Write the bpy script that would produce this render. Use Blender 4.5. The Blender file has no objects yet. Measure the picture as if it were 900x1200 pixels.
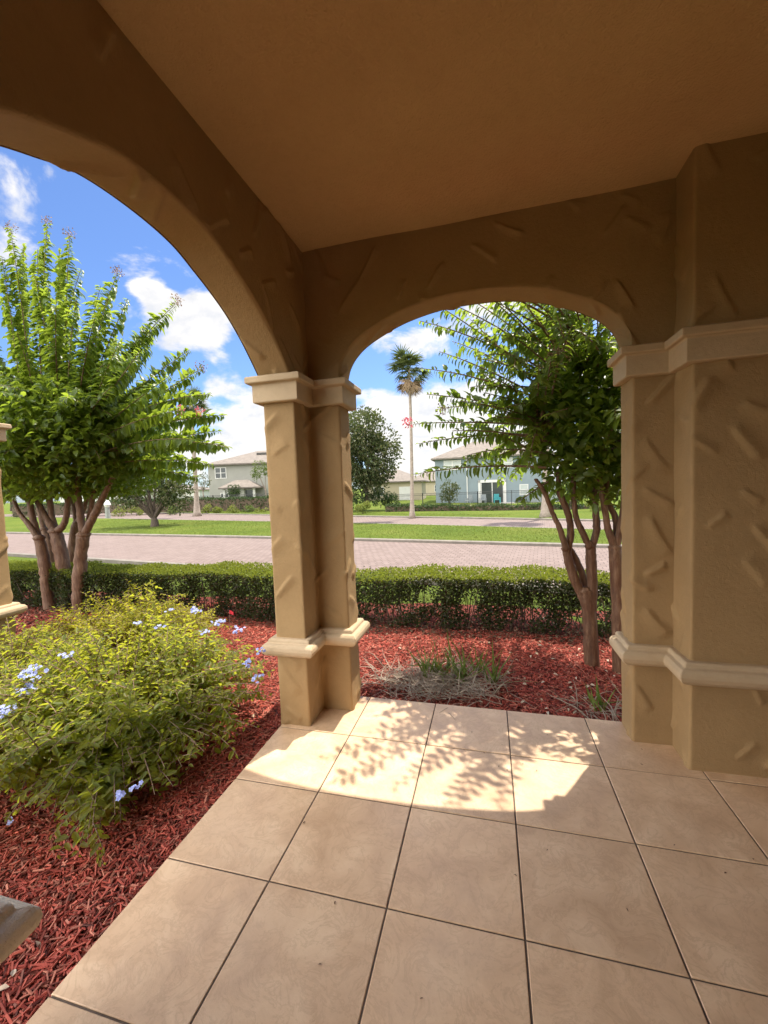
import bpy, math, random
import numpy as np
from mathutils import Vector, Matrix
random.seed(7); RS = np.random.RandomState(11)
sc = bpy.context.scene
COL = sc.collection
R = math.radians
NP = lambda *a: np.array(a, float)

# ---------------------------------------------------------------- camera (solved from the floor tiles)
FPX = 475.8
PITCH, YAW, ROLL = R(3.523), R(14.549), R(-2.167)
CAM = NP(.831, -1.273, 1.462)
_f = NP(-math.sin(YAW)*math.cos(PITCH), math.cos(YAW)*math.cos(PITCH), -math.sin(PITCH))
_r = NP(math.cos(YAW), math.sin(YAW), 0); _u = np.cross(_r, _f)
RT = _r*math.cos(ROLL)+_u*math.sin(ROLL); UP = -_r*math.sin(ROLL)+_u*math.cos(ROLL); FW = _f
def ray(x, y): return FW+RT*(x-450)/FPX+UP*(600-y)/FPX
def on_z(x, y, z): d = ray(x, y); return CAM+d*((z-CAM[2])/d[2])
def on_y(x, y, Y): d = ray(x, y); return CAM+d*((Y-CAM[1])/d[1])
def on_d(x, y, D): return CAM+ray(x, y)*D

cd = bpy.data.cameras.new('camera'); cam = bpy.data.objects.new('camera', cd); COL.objects.link(cam)
cd.sensor_fit = 'HORIZONTAL'; cd.sensor_width = 36; cd.lens = 36*FPX/900
cd.clip_start = .02; cd.clip_end = 3000
cam.matrix_world = Matrix(((RT[0], UP[0], -FW[0], CAM[0]), (RT[1], UP[1], -FW[1], CAM[1]), (RT[2], UP[2], -FW[2], CAM[2]), (0, 0, 0, 1)))
sc.camera = cam
sc.render.resolution_x = 768; sc.render.resolution_y = 1024

# ---------------------------------------------------------------- helpers
def tag(o, label=None, cat=None, group=None, kind=None):
    if label: o['label'] = label
    if cat: o['category'] = cat
    if group: o['group'] = group
    if kind: o['kind'] = kind
    return o
def empty(name, loc, rz=0):
    o = bpy.data.objects.new(name, None); COL.objects.link(o); o.location = Vector(loc); o.rotation_euler = (0, 0, rz)
    o.empty_display_size = .1
    return o
class MB:
    """collects vertices and faces, all in world coordinates"""
    def __init__(s): s.v = []; s.f = []; s.n = 0
    def add(s, verts, faces):
        verts = np.asarray(verts, float).reshape(-1, 3); s.v.append(verts)
        for a in faces: s.f.append(tuple(int(i)+s.n for i in a))
        s.n += len(verts)
    def addarr(s, verts, faces):            # faces: int array (m,k)
        verts = np.asarray(verts, float).reshape(-1, 3); s.v.append(verts); s.f.extend(map(tuple, (np.asarray(faces)+s.n).tolist())); s.n += len(verts)
    def box(s, a, b, M=None):
        x0, y0, z0 = a; x1, y1, z1 = b
        v = [(x0, y0, z0), (x1, y0, z0), (x1, y1, z0), (x0, y1, z0), (x0, y0, z1), (x1, y0, z1), (x1, y1, z1), (x0, y1, z1)]
        if M is not None: v = [M @ Vector(p) for p in v]
        s.add([tuple(p) for p in v], [(0, 3, 2, 1), (4, 5, 6, 7), (0, 1, 5, 4), (1, 2, 6, 5), (2, 3, 7, 6), (3, 0, 4, 7)])
    def tube(s, pts, rad, n=8, cap=True):
        pts = np.asarray(pts, float); m = len(pts); rad = np.broadcast_to(np.asarray(rad, float), (m,))
        T = np.gradient(pts, axis=0); T /= np.linalg.norm(T, axis=1)[:, None]+1e-9
        ref = NP(.31, .93, .17); V = []
        A = np.cross(T[0], ref); A /= np.linalg.norm(A)+1e-9
        for i in range(m):
            A = A-T[i]*(A@T[i]); A /= np.linalg.norm(A)+1e-9; B = np.cross(T[i], A)
            for k in range(n):
                t = 2*math.pi*k/n; V.append(pts[i]+rad[i]*(A*math.cos(t)+B*math.sin(t)))
        F = [(i*n+k, i*n+(k+1) % n, (i+1)*n+(k+1) % n, (i+1)*n+k) for i in range(m-1) for k in range(n)]
        if cap: F += [tuple(range(n-1, -1, -1)), tuple((m-1)*n+k for k in range(n))]
        s.add(V, F)
    def grid(s, P):                           # P [i,j,3]
        a, b = P.shape[:2]; i, j = np.meshgrid(np.arange(a-1), np.arange(b-1), indexing='ij'); q = (i*b+j).ravel()
        s.addarr(P.reshape(-1, 3), np.stack([q, q+b, q+b+1, q+1], 1))
    def build(s, name, mat, parent=None, smooth=False, loc=None):
        v = np.concatenate(s.v) if s.v else np.zeros((0, 3))
        if parent is not None:
            p = parent; off = Matrix.Identity(4)
            while p is not None: off = p.matrix_basis @ off; p = p.parent
            inv = np.array(off.inverted()); v = v@inv[:3, :3].T+inv[:3, 3]
        elif loc is not None: v = v-np.asarray(loc, float)
        me = bpy.data.meshes.new(name); me.from_pydata(v.tolist(), [], s.f); me.update()
        if smooth: me.polygons.foreach_set('use_smooth', [True]*len(me.polygons))
        if mat: me.materials.append(mat)
        o = bpy.data.objects.new(name, me); COL.objects.link(o)
        if parent is not None: o.parent = parent
        elif loc is not None: o.location = Vector(loc)
        return o
def lerp(a, b, t): return a+(b-a)*t
def spline(P, n):
    P = np.asarray(P, float)
    if len(P) == 2: t = np.linspace(0, 1, n)[:, None]; return P[0]*(1-t)+P[1]*t
    Q = np.vstack([2*P[0]-P[1], P, 2*P[-1]-P[-2]]); out = []
    for t in np.linspace(0, len(P)-1, n):
        i = min(int(t), len(P)-2); u = t-i; a, b, c, d = Q[i:i+4]
        out.append(.5*(2*b+(c-a)*u+(2*a-5*b+4*c-d)*u*u+(3*b-a-3*c+d)*u**3))
    return np.array(out)
def bez(a, c, b, n):
    t = np.linspace(0, 1, n)[:, None]; return a*(1-t)**2+2*c*t*(1-t)+b*t*t
def unit(v): return v/(np.linalg.norm(v, axis=-1, keepdims=True)+1e-9)

# ---------------------------------------------------------------- materials
def new_mat(name):
    m = bpy.data.materials.new(name); m.use_nodes = True; nt = m.node_tree
    return m, nt, nt.nodes['Principled BSDF']
def nd(nt, t, **kw):
    n = nt.nodes.new(t)
    for k, v in kw.items():
        if k[0] == '_': setattr(n, k[1:], v)
        else: n.inputs[k.replace('__', ' ')].default_value = v
    return n
def ramp(nt, fac, stops):
    r = nt.nodes.new('ShaderNodeValToRGB'); e = r.color_ramp.elements
    while len(e) < len(stops): e.new(.5)
    for x, (p, c) in zip(e, stops): x.position = p; x.color = (*c, 1) if len(c) == 3 else c
    nt.links.new(fac, r.inputs[0]); return r.outputs[0]
def coords(nt): return nt.nodes.new('ShaderNodeTexCoord').outputs['Object']
def geo_pos(nt): return nt.nodes.new('ShaderNodeNewGeometry').outputs['Position']
def bump(nt, b, h, dist, strength=1.0, prev=None):
    n = nd(nt, 'ShaderNodeBump', Strength=strength, Distance=dist); nt.links.new(h, n.inputs['Height'])
    if prev is not None: nt.links.new(prev, n.inputs['Normal'])
    if b: nt.links.new(n.outputs[0], b.inputs['Normal'])
    return n.outputs[0]
def noise(nt, co, scale, detail=3, rough=.55, dist=0):
    n = nd(nt, 'ShaderNodeTexNoise', Scale=scale, Detail=detail, Roughness=rough, Distortion=dist); nt.links.new(co, n.inputs['Vector']); return n
def mixc(nt, f, a, b, mode='MIX'):
    n = nt.nodes.new('ShaderNodeMix'); n.data_type = 'RGBA'; n.blend_type = mode
    for sock, v in ((n.inputs[0], f), (n.inputs[6], a), (n.inputs[7], b)):
        if hasattr(v, 'links'): nt.links.new(v, sock)
        else: sock.default_value = v if not isinstance(v, tuple) else (*v, 1)
    return n.outputs[2]

def stucco(name, a, b, gr=230, bd=.0026, rough=.88):
    m, nt, p = new_mat(name); co = geo_pos(nt)
    n1 = noise(nt, co, 1.7, 5, .6); c = ramp(nt, n1.outputs[0], [(.3, a), (.7, b)])
    n3 = noise(nt, co, 28, 4, .7); c = mixc(nt, nd_scale(nt, n3.outputs[0], .45, .75, .22), c, tuple(x*.75 for x in a))
    nt.links.new(c, p.inputs['Base Color']); p.inputs['Roughness'].default_value = rough
    n2 = noise(nt, co, gr, 3, .7); h1 = bump(nt, None, n2.outputs[0], bd, .8)
    n4 = noise(nt, co, 60, 3, .6); bump(nt, p, n4.outputs[0], bd*1.5, .6, h1)
    return m
def nd_scale(nt, v, lo, hi, top=1.0):
    n = nd(nt, 'ShaderNodeMapRange'); n.inputs[1].default_value = lo; n.inputs[2].default_value = hi; n.inputs[4].default_value = top
    nt.links.new(v, n.inputs[0]); return n.outputs[0]

M = {}
M['stucco'] = stucco('tan_stucco', (.305, .195, .087), (.38, .248, .116))
M['trim'] = stucco('cream_cast_trim', (.45, .335, .205), (.55, .42, .275), 260, .0022, .8)

M['skylit_trim'] = stucco('skylit_cast_trim', (.78, .67, .51), (.88, .77, .60), 200, .004, .85)  # near column's moulding: trim lightened, skylight on it put into the colour
M['ceiling'] = stucco('ceiling_stucco', (.55, .352, .155), (.62, .41, .19), 130, .006, .9)

def tile_mat():
    m, nt, p = new_mat('ceramic_floor_tile'); co = geo_pos(nt)
    g = nt.nodes.new('ShaderNodeNewGeometry'); rnd = g.outputs['Random Per Island']
    mp = nd(nt, 'ShaderNodeVectorMath', _operation='SCALE'); cb = nd(nt, 'ShaderNodeCombineXYZ')
    nt.links.new(rnd, cb.inputs[0]); nt.links.new(rnd, cb.inputs[1]); nt.links.new(cb.outputs[0], mp.inputs[0]); mp.inputs['Scale'].default_value = 37
    ad = nd(nt, 'ShaderNodeVectorMath', _operation='ADD'); nt.links.new(co, ad.inputs[0]); nt.links.new(mp.outputs[0], ad.inputs[1]); v = ad.outputs[0]
    n1 = noise(nt, v, 5, 6, .62, .8)
    c = ramp(nt, n1.outputs[0], [(.3, (.53, .35, .215)), (.5, (.63, .43, .268)), (.68, (.715, .515, .335))])
    n2 = noise(nt, v, 9, 6, .7, 1.3)
    vein = ramp(nt, n2.outputs[0], [(.46, (0, 0, 0)), (.5, (1, 1, 1)), (.54, (0, 0, 0))])
    c = mixc(nt, nd_scale(nt, vein, 0, 1, .38), c, (.43, .27, .16))
    n5 = noise(nt, co, 2.2, 4, .6); c = mixc(nt, nd_scale(nt, n5.outputs[0], .5, .75, .3), c, (.66, .50, .36))
    n3 = noise(nt, v, 75, 3, .7); c = mixc(nt, nd_scale(nt, n3.outputs[0], .62, .75, .3), c, (.28, .18, .11))
    hs = nd(nt, 'ShaderNodeHueSaturation'); mr = nd_scale(nt, rnd, 0, 1, 1.07); mr.node.inputs[3].default_value = .92
    nt.links.new(mr, hs.inputs['Value']); nt.links.new(c, hs.inputs['Color'])
    nt.links.new(hs.outputs[0], p.inputs['Base Color'])
    nt.links.new(nd_scale(nt, n1.outputs[0], .3, .7, .55), p.inputs['Roughness']); p.inputs['Roughness'].default_value = .4
    p.inputs['Roughness'].links[0].from_node.inputs[3].default_value = .36
    b1 = bump(nt, None, n2.outputs[0], .0022, .5); bump(nt, p, n3.outputs[0], .001, .4, b1)
    return m
M['tile'] = tile_mat()
def simple(name, c, rough=.6, var=.25, scale=8, bd=0, metal=0, bscale=80):
    m, nt, p = new_mat(name); co = geo_pos(nt); n = noise(nt, co, scale, 5, .6)
    nt.links.new(ramp(nt, n.outputs[0], [(.3, tuple(x*(1-var) for x in c)), (.7, tuple(min(1, x*(1+var)) for x in c))]), p.inputs['Base Color'])
    p.inputs['Roughness'].default_value = rough; p.inputs['Metallic'].default_value = metal
    if bd: n2 = noise(nt, co, bscale, 4, .6); bump(nt, p, n2.outputs[0], bd, .8)
    return m
def leafmat(name, cols, trans, tcol, rough=.42):
    m, nt, p = new_mat(name); g = nt.nodes.new('ShaderNodeNewGeometry'); rnd = g.outputs['Random Per Island']
    n = len(cols); c = ramp(nt, rnd, [(i/max(1, n-1), x) for i, x in enumerate(cols)])
    nt.links.new(c, p.inputs['Base Color']); p.inputs['Roughness'].default_value = rough; p.inputs['Specular IOR Level'].default_value = .5 if 'crape' in name else .28
    t = nd(nt, 'ShaderNodeBsdfTranslucent'); nt.links.new(mixc(nt, .75, c, tcol), t.inputs[0])
    mx = nd(nt, 'ShaderNodeMixShader'); mx.inputs[0].default_value = trans
    out = nt.nodes['Material Output']; nt.links.new(p.outputs[0], mx.inputs[1]); nt.links.new(t.outputs[0], mx.inputs[2]); nt.links.new(mx.outputs[0], out.inputs[0])
    return m
M['grout'] = simple('grey_brown_grout', (.11, .08, .06), .9, .3, 30)
M['crape'] = leafmat('crape_leaf', [(.05, .095, .018), (.08, .14, .024), (.11, .17, .03), (.06, .11, .022)], .52, (.42, .54, .045), .34)
M['crape2'] = leafmat('crape_leaf_right', [(.045, .085, .018), (.07, .12, .024), (.095, .15, .03), (.055, .10, .022)], .55, (.42, .56, .05), .36)
M['plumb'] = leafmat('plumbago_leaf', [(.055, .085, .012), (.085, .12, .015), (.125, .15, .02), (.16, .16, .026), (.065, .095, .014)], .55, (.66, .68, .05))
M['gold'] = leafmat('golden_leaf', [(.14, .175, .016), (.20, .215, .018), (.25, .235, .022), (.16, .175, .02)], .55, (.75, .70, .045))
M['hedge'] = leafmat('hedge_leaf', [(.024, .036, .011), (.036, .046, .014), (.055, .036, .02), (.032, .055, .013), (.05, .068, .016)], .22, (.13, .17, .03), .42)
M['hedgetop'] = leafmat('hedge_sunlit_leaf', [(.12, .17, .02), (.17, .21, .026), (.21, .235, .032), (.14, .18, .022)], .38, (.34, .38, .04), .45)  # paler copy for the hedge top, sunlight put into the leaf colour
M['farleaf'] = leafmat('far_tree_leaf', [(.035, .055, .022), (.06, .085, .032), (.095, .105, .045), (.13, .12, .065)], .25, (.14, .18, .04), .4)
M['farleaf2'] = leafmat('far_shrub_leaf', [(.06, .10, .025), (.10, .15, .035), (.14, .17, .045)], .3, (.2, .26, .05))
M['farhedge'] = leafmat('far_hedge_leaf', [(.025, .05, .018), (.04, .07, .024), (.055, .085, .03)], .25, (.1, .16, .03))
M['lime'] = leafmat('lime_shrub_leaf', [(.15, .19, .04), (.20, .22, .05), (.11, .15, .035)], .35, (.3, .34, .06))
M['palmleaf'] = leafmat('palm_leaf', [(.055, .08, .03), (.08, .11, .04), (.11, .13, .055)], .25, (.16, .2, .05))
M['deadpalm'] = leafmat('dead_palm_leaf', [(.24, .17, .10), (.30, .21, .13), (.20, .15, .09)], .15, (.3, .2, .1), .7)
M['deadgrass'] = leafmat('dead_grass', [(.22, .165, .12), (.30, .235, .175), (.38, .31, .24), (.24, .18, .135)], .12, (.3, .24, .18), .7)
M['blade'] = leafmat('green_blade', [(.07, .12, .025), (.12, .18, .03), (.18, .22, .05)], .35, (.26, .34, .05))
M['grassb'] = leafmat('lawn_blade', [(.08, .125, .018), (.115, .155, .025), (.155, .165, .042)], .3, (.18, .22, .03), .7)
M['mulch'] = leafmat('red_mulch_chip', [(.20, .032, .022), (.29, .048, .033), (.39, .075, .05), (.46, .115, .08), (.24, .045, .03), (.075, .022, .017), (.50, .19, .13), (.13, .032, .024), (.33, .06, .04)], .0, (.2, .05, .03), .75)
M['pale'] = leafmat('dry_fallen_leaf', [(.42, .33, .24), (.55, .46, .36), (.34, .24, .15)], .1, (.4, .3, .2), .7)
M['litter'] = leafmat('brown_leaf_litter', [(.06, .035, .022), (.11, .065, .04), (.16, .10, .065), (.045, .03, .02), (.22, .15, .10)], .08, (.2, .12, .06), .75)
M['petal'] = leafmat('blue_petal', [(.42, .50, .86), (.52, .58, .9), (.36, .42, .8)], .3, (.5, .55, .9), .6)
M['pink'] = leafmat('pink_petal', [(.75, .17, .24), (.82, .28, .34), (.6, .1, .17)], .35, (.8, .25, .3), .6)
M['seed'] = leafmat('seed_head', [(.24, .15, .11), (.33, .22, .17), (.42, .32, .24)], .1, (.3, .2, .1), .7)
M['twig'] = simple('twig_bark', (.20, .13, .085), .8, .4, 60)
M['hstem'] = simple('hedge_stem_bark', (.13, .09, .065), .85, .35, 50)
def bark():
    m, nt, p = new_mat('crape_bark'); co = geo_pos(nt)
    mp = nd(nt, 'ShaderNodeMapping'); mp.inputs['Scale'].default_value = (1, 1, .16); nt.links.new(co, mp.inputs[0])
    n = noise(nt, mp.outputs[0], 42, 5, .65, .6); n2 = noise(nt, co, 7, 4, .6)
    c = ramp(nt, n.outputs[0], [(.3, (.075, .035, .019)), (.48, (.14, .07, .038)), (.6, (.21, .118, .068)), (.75, (.30, .195, .125))])
    c = mixc(nt, nd_scale(nt, n2.outputs[0], .45, .7, .55), c, (.12, .046, .024))
    nt.links.new(c, p.inputs['Base Color']); p.inputs['Roughness'].default_value = .62; bump(nt, p, n.outputs[0], .012, .8); return m
M['bark'] = bark()
M['greybark'] = simple('grey_bark', (.24, .19, .16), .9, .35, 14, .03, 0, 22)
M['palmbark'] = simple('palm_bark', (.30, .25, .21), .9, .25, 9, .02, 0, 18)
M['darkbark'] = simple('dark_bark', (.10, .075, .06), .9, .35, 14, .03, 0, 22)
def ground_mat():
    m, nt, p = new_mat('lawn'); co = geo_pos(nt)
    a = noise(nt, co, .35, 5, .6); b = noise(nt, co, 9, 5, .7)
    c = ramp(nt, a.outputs[0], [(.3, (.075, .115, .016)), (.55, (.11, .145, .022)), (.75, (.15, .16, .038))])
    c = mixc(nt, nd_scale(nt, b.outputs[0], .45, .75, .6), c, (.05, .08, .014)); nt.links.new(c, p.inputs['Base Color'])
    p.inputs['Roughness'].default_value = .95; p.inputs['Specular IOR Level'].default_value = .1
    n = noise(nt, co, 60, 3, .7); bump(nt, p, n.outputs[0], .04, .9); return m
M['lawn'] = ground_mat()
def mulch_ground():
    m, nt, p = new_mat('red_mulch'); co = geo_pos(nt)
    v = nd(nt, 'ShaderNodeTexVoronoi', Scale=70); nt.links.new(co, v.inputs['Vector'])
    sp = nd(nt, 'ShaderNodeSeparateColor'); nt.links.new(v.outputs['Color'], sp.inputs[0])
    c = ramp(nt, sp.outputs[0], [(0, (.10, .024, .018)), (.5, (.19, .045, .033)), (1, (.29, .075, .052))])
    nt.links.new(c, p.inputs['Base Color']); p.inputs['Roughness'].default_value = .9; p.inputs['Specular IOR Level'].default_value = .15
    bump(nt, p, v.outputs['Distance'], .03, .9); return m
M['mulchg'] = mulch_ground()
def paver():
    m, nt, p = new_mat('pink_brick_pavers'); co = geo_pos(nt)
    mp = nd(nt, 'ShaderNodeMapping'); mp.inputs['Rotation'].default_value = (0, 0, R(7)); nt.links.new(co, mp.inputs[0])
    b = nd(nt, 'ShaderNodeTexBrick', Scale=1.0); b.inputs['Brick Width'].default_value = .20; b.inputs['Row Height'].default_value = .20
    b.inputs['Mortar Size'].default_value = .011; b.inputs['Mortar Smooth'].default_value = .2; b.inputs['Bias'].default_value = 0
    b.inputs['Color1'].default_value = (.15, .108, .094, 1); b.inputs['Color2'].default_value = (.195, .145, .13, 1); b.inputs['Mortar'].default_value = (.075, .055, .048, 1)
    nt.links.new(mp.outputs[0], b.inputs['Vector'])
    n = noise(nt, co, .5, 5, .65); n2 = noise(nt, co, 5, 4, .7)
    c = mixc(nt, nd_scale(nt, n.outputs[0], .4, .75, .35), b.outputs[0], (.19, .145, .13)); c = mixc(nt, nd_scale(nt, n2.outputs[0], .55, .8, .45), c, (.13, .095, .082))
    nt.links.new(c, p.inputs['Base Color']); p.inputs['Roughness'].default_value = .85; bump(nt, p, b.outputs['Fac'], -.004, .6); return m
M['paver'] = paver()
M['kerb'] = simple('kerb_concrete', (.17, .15, .13), .9, .25, 3, .004)
M['concrete'] = simple('patio_concrete', (.45, .43, .40), .9, .15, 2)
M['roof'] = simple('shingle_roof', (.165, .142, .125), .9, .22, 2.5, .03, 0, 12)
M['roofdark'] = simple('roof_vent_metal', (.07, .065, .06), .7)
M['greywall'] = simple('grey_house_wall', (.30, .30, .27), .9, .06, 1)
M['bluewall'] = simple('blue_grey_house_wall', (.20, .25, .28), .9, .06, 1)
M['beigewall'] = simple('beige_house_wall', (.42, .37, .27), .9, .06, 1)
M['white'] = simple('white_paint', (.62, .62, .60), .6, .05, 2)
M['black'] = simple('black_metal', (.025, .025, .027), .5, .2, 5)
M['glass'] = simple('dark_window_glass', (.045, .055, .055), .12, .3, .7)
M['palepane'] = simple('pale_window_blind', (.42, .46, .45), .2, .1, 1)
M['teal'] = simple('teal_plastic', (.05, .32, .36), .5, .1)
M['brownwood'] = simple('brown_wood', (.20, .10, .06), .7, .3, 6)
M['greyfence'] = simple('grey_fence_board', (.25, .28, .30), .8, .2, 3)
M['flagred'] = simple('red_vinyl_flag', (.80, .06, .10), .45, .08, 20)
M['greypost'] = simple('grey_post', (.26, .28, .26), .7, .2)
M['tyre'] = simple('tyre_rubber', (.02, .02, .02), .8)
M['brickblock'] = simple('pink_stucco_block', (.42, .25, .19), .9, .15, 10, .003)

# ---------------------------------------------------------------- stucco surfaces with real trowel strokes
def strokes_for(s0, s1, z0, z1, dens=11, seed=0):
    dens *= 1.6
    rs = np.random.RandomState(seed); out = []
    n = int((s1-s0)*(z1-z0)*dens)+1; tries = 0
    while len(out) < n and tries < n*30:
        tries += 1; c = NP(rs.uniform(s0, s1), rs.uniform(z0, z1))
        if any(np.linalg.norm((c-o[0])*NP(1.0, .8)) < .11 for o in out): continue
        ang = (1 if rs.rand() < .5 else -1)*R(rs.uniform(28, 72)); out.append((c, ang, rs.uniform(.06, .14), rs.uniform(.013, .03), rs.uniform(.006, .0135), 1 if rs.rand() < .65 else -1))
    return out
def stroke_h(S, Z, strokes):
    H = np.zeros(S.shape)
    for c, ang, L, w, A, sg in strokes:
        du = S-c[0]; dv = Z-c[1]; m = (np.abs(du) < .17) & (np.abs(dv) < .17)
        if not m.any(): continue
        u = du[m]*math.cos(ang)+dv[m]*math.sin(ang); v = (-du[m]*math.sin(ang)+dv[m]*math.cos(ang))*sg+.08*u*u/L*math.sin(c[0]*37)
        wid = np.where(v > 0, w*.5, w*1.5)*(1+.25*u/L)
        e = np.clip((L-np.abs(u))/(.5*L), 0, 1); e = e*e*(3-2*e)
        H[m] += A*np.exp(-(v/wid)**2)*e
    # gentle hand-floated undulation
    H += .0016*np.sin(S*9.1+Z*4.3)+.0013*np.sin(S*5.2-Z*11.7)
    return H
def round_path(poly, closed, r=.014, step=.009):
    """polyline with rounded convex corners, resampled: points, outward normals, arc length"""
    P = [NP(*p) for p in poly]; n = len(P); pts = []
    def arc(a, b, c):
        d1 = unit(b-a); d2 = unit(c-b); cr = d1[0]*d2[1]-d1[1]*d2[0]
        rr = r if cr > 0 else r*.7
        p0 = b-d1*rr; p1 = b+d2*rr; return [p0*(1-t)**2+2*b*t*(1-t)+p1*t*t for t in (0, .25, .5, .75, 1)]
    if closed:
        for i in range(n): pts += arc(P[i-1], P[i], P[(i+1) % n])
        pts.append(pts[0])
    else:
        pts.append(P[0])
        for i in range(1, n-1): pts += arc(P[i-1], P[i], P[i+1])
        pts.append(P[-1])
    out = [pts[0]]
    for a, b in zip(pts[:-1], pts[1:]):
        k = max(1, int(np.linalg.norm(b-a)/step)); out += [a+(b-a)*t/k for t in range(1, k+1)]
    Q = np.array(out); d = np.linalg.norm(np.diff(Q, axis=0), axis=1); s = np.concatenate([[0], np.cumsum(d)])
    if closed: T = np.roll(Q[:-1], -1, 0)-np.roll(Q[:-1], 1, 0); T = np.vstack([T, T[:1]])
    else: T = np.gradient(Q, axis=0)
    T = unit(T); return Q, np.stack([T[:, 1], -T[:, 0]], 1), s
def extrude(mb, poly, closed, z0, z1, seed, dens=11, step=.009, breaks=()):
    Q, N, s = round_path(poly, closed, step=step); nz = max(2, int((z1-z0)/step)); z = np.linspace(z0, z1, nz)
    S, Z = np.meshgrid(s, z, indexing='ij'); H = stroke_h(S, Z, strokes_for(0, s[-1], z0, z1, dens, seed))
    # no displacement jump at the seam of a closed outline
    if closed: w = np.clip(np.minimum(S, s[-1]-S)/.03, 0, 1); H *= w
    P = np.empty(S.shape+(3,)); P[..., 0] = Q[:, :1]+N[:, :1]*H; P[..., 1] = Q[:, 1:]+N[:, 1:]*H; P[..., 2] = Z
    mb.grid(P[:, ::1])
def sweep(poly, closed, prof, cap=True):
    P = [NP(*p) for p in poly]; n = len(P); mit = []
    for i in range(n):
        d1 = unit(P[i]-P[i-1]) if (closed or i > 0) else unit(P[1]-P[0]); d2 = unit(P[(i+1) % n]-P[i]) if (closed or i < n-1) else d1
        if not closed and i == 0: d1 = d2
        n1 = NP(d1[1], -d1[0]); n2 = NP(d2[1], -d2[0]); mit.append((n1+n2)/(1+n1@n2))
    mb = MB(); idx = list(range(n))+([0] if closed else [])
    G = np.array([[(*(P[i]+mit[i]*o), z) for (o, z) in prof] for i in idx])
    mb.grid(G)
    if not closed:
        k = len(prof); mb.add(G[0], [tuple(range(k))]); mb.add(G[-1], [tuple(range(k-1, -1, -1))])
    return mb
CAPITAL = [(-.02, 1.985), (.036, 1.985), (.042, 1.991), (.042, 2.088), (.048, 2.095), (.066, 2.095), (.072, 2.101), (.072, 2.131), (.066, 2.137), (-.02, 2.137)]
BAND = [(-.02, .446), (.03, .446), (.046, .455), (.062, .472), (.069, .492), (.066, .513), (.055, .527), (.036, .533), (.034, .548), (.026, .556), (-.02, .556)]
def bevel_mod(o, w, seg=2):
    b = o.modifiers.new('bevel', 'BEVEL'); b.width = w; b.segments = seg; b.limit_method = 'ANGLE'; b.angle_limit = R(25)
    return o

CEIL = 2.945
porch = empty('house_porch', (.75, .5, 0))
tag(porch, 'tan stucco house porch with two arches, corner column and flat ceiling', 'porch')
XO, XI = -.472, -.268; YI, YO = 1.165, 1.35
LPOLY = [(XO, .95), (XI, .95), (XI, YI), (-.067, YI), (-.067, YO), (XO, YO)]
RPATH = [(1.575, YO), (1.575, YI), (1.77, YI), (1.77, .975), (3.2, .975)]
NPOLY = [(XO, -1.05), (XI, -1.05), (XI, -.685), (XO, -.685)]
# columns
mb = MB(); extrude(mb, LPOLY, True, -.09, 2.1, 3, 13); c1 = mb.build('column', M['stucco'], porch, True)
o = sweep(LPOLY, True, BAND).build('base_moulding', M['trim'], c1, False); bevel_mod(o, .004)
o = sweep(LPOLY, True, CAPITAL).build('capital', M['trim'], c1, False); bevel_mod(o, .003)
mb = MB(); extrude(mb, RPATH[:3], False, -.09, 2.1, 5, 14); c2 = mb.build('column', M['stucco'], porch, True)
mb = MB(); extrude(mb, [(1.77, YI+.01)]+RPATH[3:], False, -.09, CEIL+.01, 8, 10); w1 = mb.build('side_wall', M['stucco'], porch, True)
o = sweep(RPATH, False, BAND).build('base_moulding', M['trim'], w1); bevel_mod(o, .004)
o = sweep(RPATH, False, CAPITAL).build('capital', M['trim'], w1); bevel_mod(o, .003)
mb = MB(); extrude(mb, NPOLY, True, -.09, 2.1, 13, 10, .014); c3 = mb.build('column', M['stucco'], porch, True)
o = sweep(NPOLY, True, BAND).build('base_moulding', M['skylit_trim'], c3); bevel_mod(o, .004)
o = sweep(NPOLY, True, CAPITAL).build('capital', M['trim'], c3); bevel_mod(o, .003)

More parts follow.
